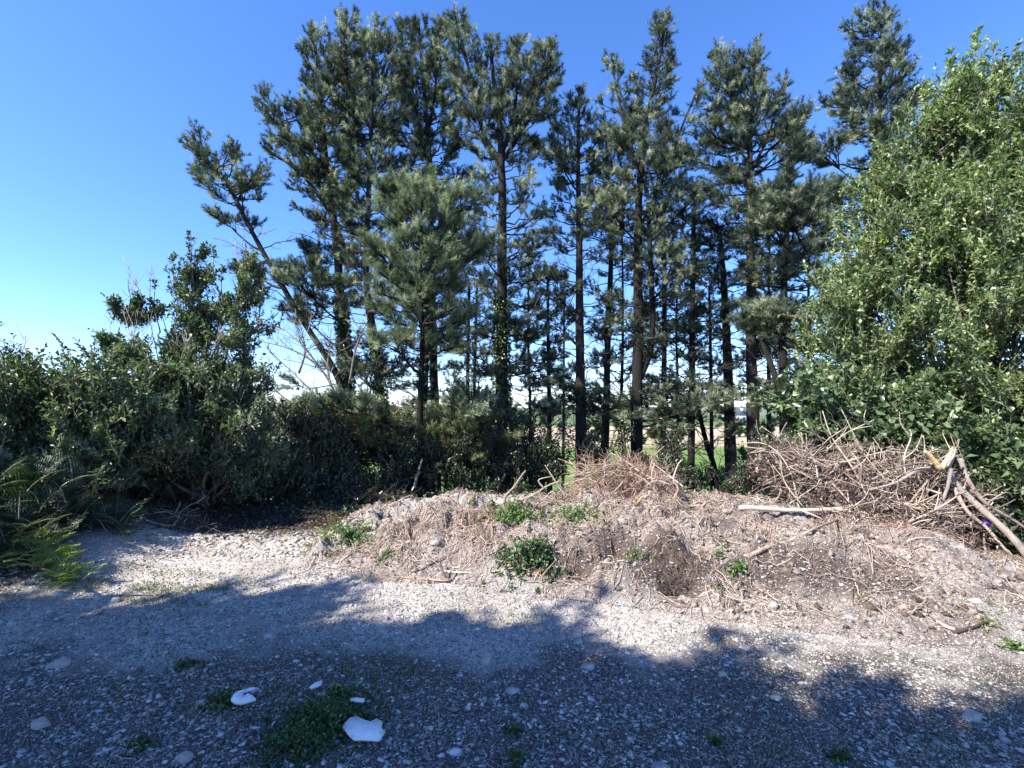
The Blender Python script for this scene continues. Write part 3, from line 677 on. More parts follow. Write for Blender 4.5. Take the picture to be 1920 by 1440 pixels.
pine('slender straight pole pine rising before the middle gap of sky', 12.4, low=(480, 800, 12, 66), stems=[
    S_([(1295, 935), (1297, 760), (1298, 600), (1300, 450), (1300, 400)], (14, 7), [(400, 1285, 1318), (430, 1270, 1330), (500, 1270, 1330)], rise=(0, 20), root=1)],
    dead=16, pads=[(1270, 640, .6, 50, 22, 7, 680), (1250, 735, .4, 70, 18, 9, 760)])
pine('slim pole pine standing right behind the broad pine', 14.2, low=(560, 800, 12, 66), stems=[
    S_([(1243, 880), (1245, 700), (1246, 500), (1244, 420)], (12, 6), [(420, 1225, 1260), (520, 1215, 1280), (600, 1215, 1285)], rise=(-5, 15), root=1, sp=.4)], dead=12)
pine('double stemmed pole pine with layered dark boughs left of the thick straight trunk', 12.8, low=(600, 800, 12, 66), stems=[
    S_([(1372, 940), (1368, 800), (1363, 650), (1357, 530), (1350, 440)], (24, 7), [(440, 1320, 1400), (480, 1310, 1400), (560, 1305, 1400), (640, 1305, 1395), (680, 1310, 1400)], rise=(-5, 15), root=1, nb=5, sp=.36),
    S_([(1355, 940), (1340, 880), (1322, 820), (1310, 770)], (12, 7))],
    dead=16, dead_y=(650, 900))
pine('conical pine on a thick straight trunk with twin spires, right of the middle', 12.0, low=(440, 760, 20, 93), stems=[
    S_([(1416, 940), (1412, 800), (1408, 640), (1407, 480), (1405, 330), (1408, 200), (1412, 84)], (26, 4),
       [(88, 1407, 1417), (130, 1396, 1428), (180, 1370, 1455), (240, 1330, 1490), (300, 1322, 1510), (360, 1325, 1525), (420, 1330, 1490)], rise=(0, 45), root=1, subk=1.3, nb=6),
    S_([(1402, 280), (1375, 180), (1358, 82)], (7, 3), [(86, 1353, 1363), (120, 1343, 1378), (170, 1335, 1385), (230, 1330, 1390)], rise=(15, 45), subk=1.2),
    S_([(1410, 320), (1440, 240), (1472, 138)], (6, 3), [(140, 1466, 1479), (165, 1452, 1478), (210, 1440, 1480)], rise=(15, 40), nb=3)],
    dead=14, pads=[(1500, 245, 0, 22, 14, 4, 330), (1510, 300, 0, 25, 16, 4, 370), (1410, 455, .2, 60, 20, 6, 500)])
pine('pine with a V fork low on its trunk and a pale bough toward the yard', 11.2, low=(520, 740, 11, 82), stems=[
    S_([(1474, 940), (1472, 820), (1468, 720), (1468, 600), (1472, 480), (1478, 380)], (22, 8), [(345, 1440, 1520), (380, 1415, 1550), (430, 1405, 1562), (480, 1410, 1550), (520, 1410, 1560), (560, 1420, 1560), (640, 1430, 1550)], rise=(-2, 25), root=1, nb=5, sp=.28, subk=1.2),
    S_([(1466, 745), (1448, 690), (1430, 640), (1425, 600)], (12, 7)), S_([(1470, 745), (1500, 700), (1520, 680)], (9, 5))],
    dead=12, pads=[(1440, 600, -2.2, 46, 22, 16, 660), (1480, 400, -1.2, 70, 34, 14, 470), (1440, 430, -1, 50, 26, 9, 490)], dens=1.05, mat='needle')
pine('spire topped pine rising behind the big sallow at the right', 12.6, [
    S_([(1600, 930), (1612, 700), (1625, 500), (1635, 350), (1645, 250), (1650, 130), (1655, 4)], (24, 4),
       [(6, 1650, 1660), (35, 1634, 1668), (60, 1640, 1678), (90, 1622, 1700), (130, 1602, 1702), (175, 1588, 1690), (205, 1600, 1690), (250, 1575, 1690), (300, 1555, 1680), (370, 1560, 1660), (450, 1555, 1650)], rise=(5, 20), root=1, nb=6, sp=.30, subk=1.35)],
    dead=0, pads=[(1540, 285, -.2, 50, 20, 7, 360), (1705, 190, .6, 30, 14, 5, 260), (1580, 380, -.5, 40, 30, 8, 450)])
pine('whip thin pole pine left of the shoulder tufted pine', 12.9, [
    S_([(1030, 895), (1030, 760), (1028, 640), (1027, 520)], (10, 5), [(520, 1005, 1050), (590, 1000, 1060), (700, 1000, 1055), (760, 1000, 1060)], rise=(-8, 8), root=1, nb=3, sp=.42)], dead=12)
pine('twin thin poles of a young pine left of the tallest trunk', 13.0, [
    S_([(877, 900), (877, 700), (880, 530)], (9, 5), [(530, 850, 905), (600, 845, 915), (690, 840, 920), (750, 845, 925)], rise=(-8, 8), root=1, nb=4, sp=.35),
    S_([(888, 900), (890, 700), (895, 525)], (7, 4))], dead=8)
pine('spindly pole beside the low dark boughs right of the tallest trunk', 13.6, [
    S_([(1056, 890), (1057, 740), (1058, 560)], (6, 3), [(560, 1035, 1080), (650, 1030, 1090), (760, 1030, 1090)], rise=(-5, 8), root=1, nb=3, sp=.5)], dead=8)
pine('thin dark pole pine in front of the distant pasture', 13.6, [
    S_([(1335, 900), (1333, 700), (1330, 540)], (8, 4), [(480, 1310, 1350), (540, 1305, 1355), (620, 1310, 1350)], rise=(-5, 10), root=1, nb=3, sp=.4)], dead=10)
pine('low olive green young pine in front of the ivy trunks beside the leaning pine', 10.2, [
    S_([(628, 930), (630, 850), (632, 752)], (8, 4), [(755, 600, 660), (780, 550, 715), (810, 540, 730), (850, 560, 720)], rise=(0, 25), sp=.16, nb=6, root=1, subk=1.3)], mat='needle_olive', m=30)
pine('small olive young pine between the pale young pine and the tallest trunk', 10.6, [
    S_([(872, 930), (872, 860), (870, 758)], (8, 4), [(760, 845, 900), (785, 800, 950), (815, 795, 960), (850, 810, 940)], rise=(0, 22), sp=.17, nb=6, root=1, subk=1.2)], mat='needle_olive', m=30)
pine('scrubby olive young pine low beneath the pale young pine', 10.0, [
    S_([(742, 930), (742, 860), (740, 775)], (7, 4), [(778, 715, 770), (800, 690, 800), (840, 690, 800)], rise=(0, 22), sp=.18, nb=6, root=1, subk=1.1)], mat='needle_olive', m=30)
for px_, Y_, top_, lab_ in [(1168, 13.4, 400, 'thin pole pine close left of the broad pine trunk'), 
                          (1268, 13.0, 520, 'thin twiggy pole left of the slender straight pole pine'), (1440, 13.6, 430, 'thin pole pine between the thick straight trunk and the V forked pine'), (990, 13.9, 470, 'thin pole pine between the tallest trunk and the whip thin pole pine'), (1515, 12.4, 440, 'thin dark pine stem beside the left edge of the sallow')]:
    pine(lab_, Y_, [S_([(px_ + U(-6, 6), 900), (px_ + U(-4, 4), 760), (px_, 620), (px_ + U(-4, 4), top_)], (U(7, 11), 3), [(top_, px_ - 14, px_ + 14), (top_ + 90, px_ - 36, px_ + 36), (top_ + 220, px_ - 42, px_ + 42)], rise=(-8, 15), root=1, nb=3, sp=.34)], dead=16, low=(top_ + 200, 810, 13, 62))
root_ = thing('dead_tree', 'leafless pale spreading branches beside the leaning pine trunk', 'dead tree'); b = Buf()
bs_ = [[(640, 760), (600, 690), (545, 655), (490, 640)], [(640, 790), (590, 740), (540, 690), (500, 655)], [(600, 690), (560, 640), (520, 610)], [(590, 740), (560, 760), (520, 735), (495, 700)], [(655, 720), (668, 650), (690, 600)], [(640, 770), (615, 700), (618, 650)], [(560, 700), (572, 660), (566, 620)]]
for q_ in bs_:
    pp_ = spline([P(a, b_, 10.6) for a, b_ in q_], 12); tubes(b, pp_, np.linspace(.03, .008, 12), 5, .1)
    for _ in range(14):
        j = random.randint(2, 11); dd = nrm(nrm(pp_[j] - pp_[j - 1]) * .6 + rdir(1)[0] * .8 + np.array([0, 0, .3])); l = U(.25, .7)
        m_ = spline([pp_[j], pp_[j] + dd * l * .5 + rdir(1)[0] * .04, pp_[j] + dd * l], 6); tubes(b, m_, np.linspace(.009, .0035, 6), 3)
        for _ in range(3):
            j2 = random.randint(1, 5); d2 = nrm(dd + rdir(1)[0] * .9); tubes(b, spline([m_[j2], m_[j2] + d2 * l * .35], 3), np.linspace(.005, .003, 3), 3)
b.make('branches', M['greybark'], root_, True)
b = Buf(); tubes(b, spline([P(650, 930, 10.6), P(648, 850, 10.6), P(640, 760, 10.6)], 8), np.linspace(.06, .035, 8), 7, .1); b.make('trunk', M['greybark'], root_, True)
print('shoots', tot)

# ------------------------------------------------------------------ broadleaf bushes
def ell(c, r, n, shell=.45):
    d = rdir(n); rr = U(shell, 1, n) ** .7
    return c + d * np.array(r) * rr[:, None], d
def bush(name, label, cat, blobs, base, ntw, twl, nl, L, W, mat, stemw=.03, nst=24, upb=.6, spikes=(), wood='greybark', group=None, leafpart='foliage', twr=.003, dens_by='vol', droop=0., bare=0):
    root = thing(name, label, cat, group=group)
    sb = Buf(); lb = Buf()
    vols = np.array([b[1][0] * b[1][2] + b[1][1] * .3 for b in blobs]); vols = vols / vols.sum()
    base = np.array(base, float)
    def twigs(B, D, Ls):
        n = len(B)
        t = np.linspace(0, 1, 4)
        bend = rdir(n) * .12 + np.array([0, 0, -droop])
        pts = B[:, None, :] + D[:, None, :] * (Ls[:, None] * t)[..., None] + bend[:, None, :] * ((Ls[:, None] * t ** 2))[..., None]
        tubes(sb, pts, np.tile(np.array([1.3, 1, .8, .5]) * twr, (n, 1)), 3)
        K = nl
        s = np.linspace(.15, 1.0, K)[None] + U(-.03, .03, (n, K)); s = np.clip(s, 0, 1)
        i = np.minimum((s * 3).astype(int), 2); fr = (s * 3 - i)[..., None]
        ar = np.arange(n)[:, None]
        bp = pts[ar, i] * (1 - fr) + pts[ar, i + 1] * fr
        dt = nrm(pts[ar, i + 1] - pts[ar, i])
        dd = nrm(dt * .6 + rdir(n * K).reshape(n, K, 3) * .75 + np.array([0, 0, .12 - droop]))
        N = nrm(rdir(n * K).reshape(n, K, 3) * .8 + np.array([0, 0, .9]))
        rv = np.clip(U(0, 1, (n, 1)) * .5 + U(0, .45, (n, K)), 0, 1)
        leaves(lb, bp.reshape(-1, 3), dd.reshape(-1, 3), N.reshape(-1, 3), (L * U(.45, 1.35, (n, K))).ravel(), (W * U(.6, 1.3, (n, K))).ravel(), rv.ravel())
    for (c, r), vf in zip(blobs, vols):
        n = max(8, int(ntw * vf))
        c = np.array(c, float)
        ncl = max(4, n // 26)
        pc, dc = ell(c, np.array(r) * 1.0, ncl); wi = rng.integers(0, ncl, n); cs = U(.5, 1.3, ncl)[wi, None]
        dirc = nrm(dc * .6 + rdir(ncl) * .5 + np.array([0, 0, .45 - droop]))[wi]
        sc_ = min(.16, .3 * min(r))
        p = pc[wi] + dirc * (np.clip(rng.normal(size=(n, 1)), -1.5, 1.5) * sc_ * 1.5) * cs + np.clip(rng.normal(size=(n, 3)), -1.5, 1.5) * sc_ * .6 * cs; d = dirc
        D = nrm(d * .55 + np.array([0, 0, upb]) + rdir(n) * .55)
        Ls = twl * U(.6, 1.3, n)
        gz = base_h(p[:, 0], p[:, 1]); ok = p[:, 2] > gz + .02
        twigs((p - D * Ls[:, None] * .6)[ok], D[ok], Ls[ok])
        m = max(2, int(nst * vf))
        q, _ = ell(c, r, m, .2)
        for e in q:
            bb = base + np.array([U(-.25, .25), U(-.2, .2), 0]); mid = bb * .45 + e * .55 + np.array([U(-.15, .15), U(-.15, .15), -.1 * np.linalg.norm(e - bb)])
            pth = spline([bb, mid, e], 10); tubes(sb, pth, np.linspace(stemw, .005, 10) * U(.6, 1.1), 5)
            for _ in range(3):
                j = random.randint(4, 8); dd = nrm(nrm(pth[j] - pth[j - 1]) + rdir(1)[0] * .8); l = U(.2, .6) * min(1, max(r) )
                tubes(sb, spline([pth[j], pth[j] + dd * l * .5 + rdir(1)[0] * .03, pth[j] + dd * l], 5), np.linspace(.007, .003, 5), 3)
    for (a, b_, nn) in spikes:                        # upright leaders: from a to b with nn twigs around
        a = np.array(a); b_ = np.array(b_)
        pth = spline([a, a * .5 + b_ * .5 + rdir(1)[0] * .06, b_], 9); tubes(sb, pth, np.linspace(.012, .004, 9), 4)
        s = U(.15, 1, nn); i = np.minimum((s * 8).astype(int), 7); fr = (s * 8 - i)[:, None]
        bp = pth[i] * (1 - fr) + pth[i + 1] * fr
        D = nrm((b_ - a) / np.linalg.norm(b_ - a) * .9 + rdir(nn) * .6)
        twigs(bp, D, twl * .8 * (1.25 - s) * U(.7, 1.2, nn))
    for q in range(bare):                             # bare whips above the leaves
        c, r = blobs[random.randrange(len(blobs))]; c = np.array(c)
        s = c + np.array([U(-.7, .7) * r[0], U(-.5, .5) * r[1], r[2] * .7]); e = s + np.array([U(-.35, .2), U(-.1, .1), U(.35, .8)]) 
        tubes(sb, spline([s, (s + e) / 2 + rdir(1)[0] * .06, e], 6), np.linspace(.008, .003, 6), 3)
        for _ in range(3):
            s2 = s + (e - s) * U(.3, .8); tubes(sb, spline([s2, s2 + np.array([U(-.15, .15), 0, U(.1, .25)])], 4), np.linspace(.004, .002, 4), 3)
    sb.make('stems', M[wood], root, True)
    lb.make(leafpart, M[mat], root)
    return root
def Bl(px, py, Y, rx, ry, rd):
    """blob from picture position: radii in px (x, y) at depth Y and rd metres deep"""
    k = Y / F; return (P(px, py, Y), (rx * k, rd, ry * k))
def gp(px, Y):
    p = P(px, 900, Y); return (p[0], p[1], float(base_h(p[0], p[1])) - .05)

bush('sallow_tree', 'large leafy sallow lit by the sun filling the right border', 'sallow tree',
     [Bl(1770, 330, 6.6, 110, 110, .8), Bl(1870, 230, 6.4, 90, 110, .9), Bl(1800, 210, 6.5, 60, 80, .5), Bl(1900, 480, 6.0, 160, 160, 1.0), Bl(1700, 480, 6.6, 120, 120, .8), Bl(1640, 620, 6.6, 100, 90, .7),
      Bl(1780, 640, 6.2, 140, 110, .9), Bl(1920, 680, 5.8, 120, 120, .8), Bl(2020, 400, 6.0, 160, 200, 1), Bl(1600, 540, 6.9, 60, 60, .5), Bl(1690, 350, 6.9, 60, 60, .5), Bl(2080, 700, 5.8, 160, 200, 1), Bl(1850, 800, 6, 160, 60, .6), Bl(1590, 700, 6.7, 60, 60, .5), Bl(2040, 260, 6.3, 120, 120, .8), Bl(1640, 760, 6.5, 110, 50, .5), Bl(1760, 780, 6.3, 110, 50, .5)],
     gp(1860, 6.4), 17500, .30, 10, .064, .034, 'sallow', .05, 46, .45,
     [(P(1770, 280, 6.6), P(1785, 90, 6.6), 26), (P(1810, 260, 6.5), P(1832, 55, 6.5), 30), (P(1735, 290, 6.7), P(1738, 160, 6.7), 18), (P(1880, 260, 6.4), P(1908, 88, 6.4), 28), (P(1900, 260, 6.3), P(1935, 95, 6.3), 26), (P(1690, 380, 6.8), P(1682, 260, 6.8), 16), (P(1850, 250, 6.5), P(1862, 150, 6.5), 18), (P(1600, 500, 6.9), P(1572, 400, 6.9), 12), (P(1960, 230, 6.3), P(2000, 90, 6.3), 24)], twr=.0035)
bush('bramble_bush', 'broad leaved bramble bush under the sallow and behind the brush pile', 'bush',
     [Bl(1550, 770, 6.5, 90, 65, .5), Bl(1650, 760, 6.4, 100, 60, .5), Bl(1620, 830, 6.2, 120, 60, .6), Bl(1740, 850, 6.0, 120, 70, .6), Bl(1500, 850, 6.7, 60, 50, .4), Bl(1860, 880, 5.7, 130, 90, .7)],
     gp(1640, 6.5), 3400, .32, 7, .095, .07, 'bramble', .012, 30, .35, droop=.2)
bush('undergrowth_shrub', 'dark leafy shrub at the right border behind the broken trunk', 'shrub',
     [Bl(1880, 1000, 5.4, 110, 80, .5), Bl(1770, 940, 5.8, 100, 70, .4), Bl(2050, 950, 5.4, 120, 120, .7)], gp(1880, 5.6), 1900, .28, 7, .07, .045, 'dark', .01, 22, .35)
bush('bramble_bush', 'pale leaved bramble sprawl low at the right border below the broken trunk', 'bush',
     [Bl(1890, 1085, 4.9, 50, 26, .2), Bl(1960, 1070, 4.9, 60, 40, .25)], gp(1890, 4.9), 160, .22, 7, .06, .045, 'bramble', .006, 9, .35)

bush('ivy_clad_thicket', 'tall ragged thicket with bare whips left of the leaning pine', 'thicket',
     [Bl(375, 560, 7.6, 34, 50, .3), Bl(355, 640, 7.5, 50, 46, .4), Bl(440, 610, 7.6, 44, 50, .35), Bl(265, 585, 7.4, 44, 20, .3), Bl(300, 690, 7.2, 70, 34, .5), Bl(400, 760, 7.3, 90, 70, .6), Bl(470, 540, 7.7, 30, 40, .3), Bl(290, 800, 7, 110, 60, .6), Bl(440, 850, 7.3, 80, 60, .5), Bl(455, 720, 7.5, 34, 50, .3), Bl(370, 700, 7.3, 60, 40, .4), Bl(225, 665, 7.1, 50, 26, .4), Bl(362, 500, 7.6, 18, 40, .2)],
     gp(380, 7.5), 5200, .26, 9, .066, .038, 'hedge', .035, 40, .55,
     [(P(365, 570, 7.6), P(358, 440, 7.6), 20), (P(385, 540, 7.6), P(400, 470, 7.6), 9), (P(455, 560, 7.7), P(440, 490, 7.7), 10), (P(340, 560, 7.5), P(325, 480, 7.5), 9), (P(250, 600, 7.4), P(215, 560, 7.4), 12), (P(420, 600, 7.6), P(415, 500, 7.6), 14), (P(480, 620, 7.6), P(495, 520, 7.6), 12), (P(300, 620, 7.4), P(290, 530, 7.4), 10)], bare=40)
bush('hedge_bush', 'rounded glossy hedge bush sloping down at the left border', 'bush',
     [Bl(90, 740, 6.2, 130, 70, .8), Bl(210, 740, 6.6, 90, 60, .7), Bl(20, 800, 5.8, 110, 90, .8), Bl(150, 840, 6.2, 120, 70, .7), Bl(-120, 760, 5.8, 130, 120, 1), Bl(-150, 920, 5.4, 150, 120, .8), Bl(205, 770, 5.9, 70, 70, .5), Bl(270, 830, 6.2, 80, 60, .5), Bl(190, 860, 5.7, 60, 50, .4)],
     gp(90, 6.3), 6600, .26, 9, .064, .038, 'hedge', .03, 34, .5, bare=10)
bush('elder_bush', 'unseen leafy bush added outside the left border to shade the bracken bank', 'bush', [((-6.7, 3.95, 2.0), (.8, .7, .6)), ((-6.2, 3.4, 1.7), (.6, .6, .5))], (-6.6, 3.9, .1), 1300, .3, 8, .09, .06, 'hedge', .03, 16, .4)  # added out of view to block the sun from the bracken
bush('hazel_bush', 'sunlit yellow green bush low at the left border above the bracken', 'bush',
     [Bl(40, 860, 5.3, 80, 40, .4), Bl(-60, 840, 5.2, 90, 60, .4)], gp(10, 5.3), 700, .22, 8, .055, .036, 'bramble', .012, 12, .5)
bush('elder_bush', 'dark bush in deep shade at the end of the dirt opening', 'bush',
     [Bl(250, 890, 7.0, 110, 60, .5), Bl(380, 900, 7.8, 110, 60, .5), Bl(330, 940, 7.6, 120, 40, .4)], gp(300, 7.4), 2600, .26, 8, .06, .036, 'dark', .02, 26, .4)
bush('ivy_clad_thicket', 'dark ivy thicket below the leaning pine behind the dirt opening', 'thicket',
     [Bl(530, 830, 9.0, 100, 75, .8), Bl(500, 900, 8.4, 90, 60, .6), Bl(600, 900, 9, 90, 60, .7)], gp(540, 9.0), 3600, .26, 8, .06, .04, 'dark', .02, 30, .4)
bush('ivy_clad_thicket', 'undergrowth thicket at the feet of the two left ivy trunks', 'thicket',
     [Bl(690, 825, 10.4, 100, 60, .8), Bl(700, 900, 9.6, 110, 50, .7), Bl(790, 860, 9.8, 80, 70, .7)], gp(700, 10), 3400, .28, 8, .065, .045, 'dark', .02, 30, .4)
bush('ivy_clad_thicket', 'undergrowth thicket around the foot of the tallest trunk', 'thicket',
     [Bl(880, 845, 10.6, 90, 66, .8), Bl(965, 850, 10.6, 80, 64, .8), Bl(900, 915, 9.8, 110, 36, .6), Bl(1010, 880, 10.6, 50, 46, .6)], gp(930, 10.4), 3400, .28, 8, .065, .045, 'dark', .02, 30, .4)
bush('broom_bush', 'thin low scrub beside the trunks behind the reddish brushwood', 'bush',
     [Bl(1110, 840, 11.2, 90, 44, .6), Bl(1250, 865, 10.8, 60, 40, .5), Bl(1180, 880, 10.6, 70, 30, .4), Bl(1360, 900, 10.9, 60, 30, .5), Bl(1440, 860, 10.6, 40, 40, .4)], gp(1180, 11.2), 1300, .26, 7, .065, .04, 'dark', .015, 14, .5)
bush('young_bush', 'bright pasture side bush seen between the right hand trunks', 'bush',
     [Bl(1330, 900, 17, 110, 36, 1), Bl(1440, 870, 17.5, 60, 50, 1), Bl(1200, 900, 18, 60, 26, 1)], gp(1340, 17), 1500, .5, 8, .12, .07, 'weed', .02, 14, .5)
# far hedgerow trees and farmhouse
for i, (px, Y, h, wd, lab) in enumerate([(1050, 150, 7, 12, 'far hedgerow clump seen left of the pale field'), (1170, 170, 7, 16, 'far hedgerow clump seen behind the broad pine'), (1265, 190, 8, 15, 'far dark hedgerow clump at the field end beside the house'),
                                         (1450, 160, 8, 10, 'far hedgerow tree right of the white farmhouse'), (560, 120, 6, 12, 'far hedgerow clump in the gap left of the ivy trunks'), (860, 160, 7, 16, 'far hedgerow clump low behind the tallest trunk'), (1340, 230, 8, 10, 'far round tree on the skyline left of the farmhouse'), (1120, 90, 3.2, 9, 'low dark bush at the edge of the pale field left of the broad pine'), (1420, 100, 3.6, 8, 'dark field edge bush seen right of the thick straight trunk'), (1240, 78, 2.6, 7, 'small field edge bush seen between the middle trunks')]):
    c = P(px, 770, Y); zb = float(base_h(c[0], c[1]))
    bush('hedgerow_tree', lab, 'tree', [((c[0] + dx * wd * .3, Y, zb + h * .5), (wd * .3, 3, h * .5)) for dx in (-1, 0, 1)], (c[0], Y, zb - .2), 260, 1.3, 8, .8, .6, 'hedge', .15, 8, .3)
def box(b, lo, hi):
    lo = np.array(lo, float); hi = np.array(hi, float)
    V = np.array([[x, y, z] for x in (lo[0], hi[0]) for y in (lo[1], hi[1]) for z in (lo[2], hi[2])])
    f = np.array([(0, 1, 3), (0, 3, 2), (4, 6, 7), (4, 7, 5), (0, 4, 5), (0, 5, 1), (2, 3, 7), (2, 7, 6), (0, 2, 6), (0, 6, 4), (1, 5, 7), (1, 7, 3)])
    b.add(V, f)
c = P(1385, 770, 210); hz = float(base_h(c[0], 210))
hs = thing('farmhouse', 'tiny white farmhouse with slate roof far off between the trunks', 'house')
b = Buf(); box(b, (c[0] - 4, 210, hz - .5), (c[0] + 4, 217, hz + 3.2)); b.make('wall', M['housewall'], hs)
V = np.array([(c[0] - 4.3, 209.6, hz + 3.2), (c[0] + 4.3, 209.6, hz + 3.2), (c[0] + 4.3, 217.4, hz + 3.2), (c[0] - 4.3, 217.4, hz + 3.2), (c[0] - 4.3, 213.5, hz + 5), (c[0] + 4.3, 213.5, hz + 5)])
b = Buf(); b.add(V, np.array([(0, 1, 5), (0, 5, 4), (2, 3, 4), (2, 4, 5), (0, 4, 3), (1, 2, 5), (0, 3, 2), (0, 2, 1)])); rf = b.make('roof', M['slate'], hs)
b = Buf(); box(b, (c[0] + 2.6, 212.8, hz + 4.2), (c[0] + 3.4, 214, hz + 5.8)); b.make('chimney', M['housewall'], rf)
for wx in (-3, -.7, 1.7):
    b = Buf(); box(b, (c[0] + wx, 209.95, hz + 1.0), (c[0] + wx + .9, 210.05, hz + 2.1)); b.make('window', M['glass'], hs)

# ------------------------------------------------------------------ undergrowth (ground cover nobody could count)
b = Buf()
n = 26000
x = U(-10, 8, n); y = U(7.2, 13, n); k = (vn(x * .7, y * .7, 91) > .3) & ((x < 1) | (y > 8.2)); x, y = x[k], y[k]; n = len(x)
z = base_h(x, y) + U(0, .45, n) ** 1.5 * sstep(7.0, 8.6, y)
leaves(b, np.stack([x, y, z], -1), nrm(rdir(n) + np.array([0, 0, .3])), nrm(rdir(n) * .6 + np.array([0, 0, 1])), U(.05, .09, n), U(.03, .06, n))
tag(b.make('undergrowth', M['dark']), 'dark ground ivy and leaves covering the floor under the pines', 'undergrowth', None, 'stuff')

b = Buf(); n = 16000; x = U(-6.5, -.8, n); y = U(5.6, 8.6, n); k = U(0, 1, n) < sstep(5.6, 6.7, y) * 1.0 + .05; x, y = x[k], y[k]; n = len(x)
leaves(b, np.stack([x, y, base_h(x, y) + U(0, .015, n)], -1), nrm(rdir(n) * np.array([1, 1, .25])), nrm(rdir(n) * .4 + np.array([0, 0, 1])), U(.02, .06, n), U(.015, .035, n), None, .3)
tag(b.make('leaf_litter', M['litter']), 'dead brown leaves littering the far end of the dirt opening', 'leaf litter', None, 'stuff')
# ------------------------------------------------------------------ ferns and bracken
def fronds(buf, wood, roots, az, L, lean, npin=13, pl=.34, W=1.0):
    for k in range(len(roots)):
        d = np.array([cos(az[k]), sin(az[k]), 0]); l = L[k]
        t = np.linspace(0, 1, npin + 4)
        ang = lean[k] + (1.0) * t
        # integrate arc
        steps = np.stack([np.sin(ang) * d[0], np.sin(ang) * d[1], np.cos(ang)], -1) * (l / (npin + 3))
        pts = roots[k] + np.vstack([[0, 0, 0], np.cumsum(steps[:-1], 0)])
        tubes(wood, pts, np.linspace(.005, .0015, len(pts)), 3)
        side = np.cross(d, [0, 0, 1.]); side /= np.linalg.norm(side)
        B, D, Nn, LL, WW = [], [], [], [], []
        for i in range(3, len(t)):
            s = (i - 3) / (len(t) - 3)
            plen = l * pl * (1 - s) ** .75 * (.55 + .45 * min(1, s * 6)) + .015
            tg = nrm(steps[min(i, len(steps) - 1)])
            up = np.cross(side, tg); up = up * np.sign(up[2] + 1e-9)
            for sg in (-1, 1):
                pd = nrm(side * sg + tg * .35 + up * U(-.15, .1))
                m = max(2, int(plen / .022))
                for j in range(m):
                    q = j / m
                    bp = pts[i] + pd * plen * q
                    for s2 in (-1, 1):
                        B.append(bp); D.append(nrm(tg * s2 + pd * .5)); Nn.append(up + rdir(1)[0] * .25); LL.append((.20 * plen * (1 - q) + .008) * W); WW.append(.012)
                B.append(pts[i] + pd * plen * .9); D.append(pd); Nn.append(up); LL.append(plen * .15); WW.append(.012)
        n = len(B)
        leaves(buf, np.array(B), nrm(np.array(D)), nrm(np.array(Nn)), np.array(LL), np.array(WW), np.clip(np.full(n, U(0, .8)) + U(0, .2, n), 0, 1), .1)
def fern(name, label, spots, nf, L, mat, lean=(.15, .8), cat='bracken', leafpart='fronds'):
    root = thing(name, label, cat); fb = Buf(); sb = Buf()
    for (px, Y, spr, cnt, hz) in spots:
        p = P(px, 900, Y)
        rt = np.stack([p[0] + U(-spr, spr, cnt), Y + U(-spr, spr, cnt) * .7], -1)
        rz = base_h(rt[:, 0], rt[:, 1]) + U(0, hz, cnt)
        fronds(fb, sb, np.column_stack([rt, rz]), U(0, 2 * pi, cnt), L * U(.7, 1.2, cnt), U(lean[0], lean[1], cnt))
    sb.make('stalks', M['straw'], root); fb.make(leafpart, M[mat], root)
fern('bracken', 'thick dark green bracken bank in shade at the left border', [(-40, 4.6, .5, 110, .6), (40, 4.9, .4, 90, .55), (-150, 4.3, .5, 80, .5), (100, 5.15, .3, 60, .3), (50, 4.55, .25, 50, .25)], 1, .31, 'fern')
fern('bracken', 'bracken fronds beside the fallen sticks on the left bank', [(200, 5.6, .22, 16, .05), (235, 5.4, .18, 12, .0)], 1, .42, 'fern', (.3, 1.0))
fern('fern', 'bright yellow green fern at the foot of the bracken bank', [(110, 4.4, .15, 26, .12), (140, 4.3, .12, 22, .05), (85, 4.45, .14, 26, .22)], 1, .20, 'fernbright', (.2, 1.0), 'fern')
fern('fern', 'small green fern patch on the left shoulder of the heap', [(640, 5.3, .16, 12, .2), (600, 5.25, .1, 7, .1), (675, 5.4, .12, 7, .25)], 1, .26, 'fernbright', (.3, 1.1), 'fern')

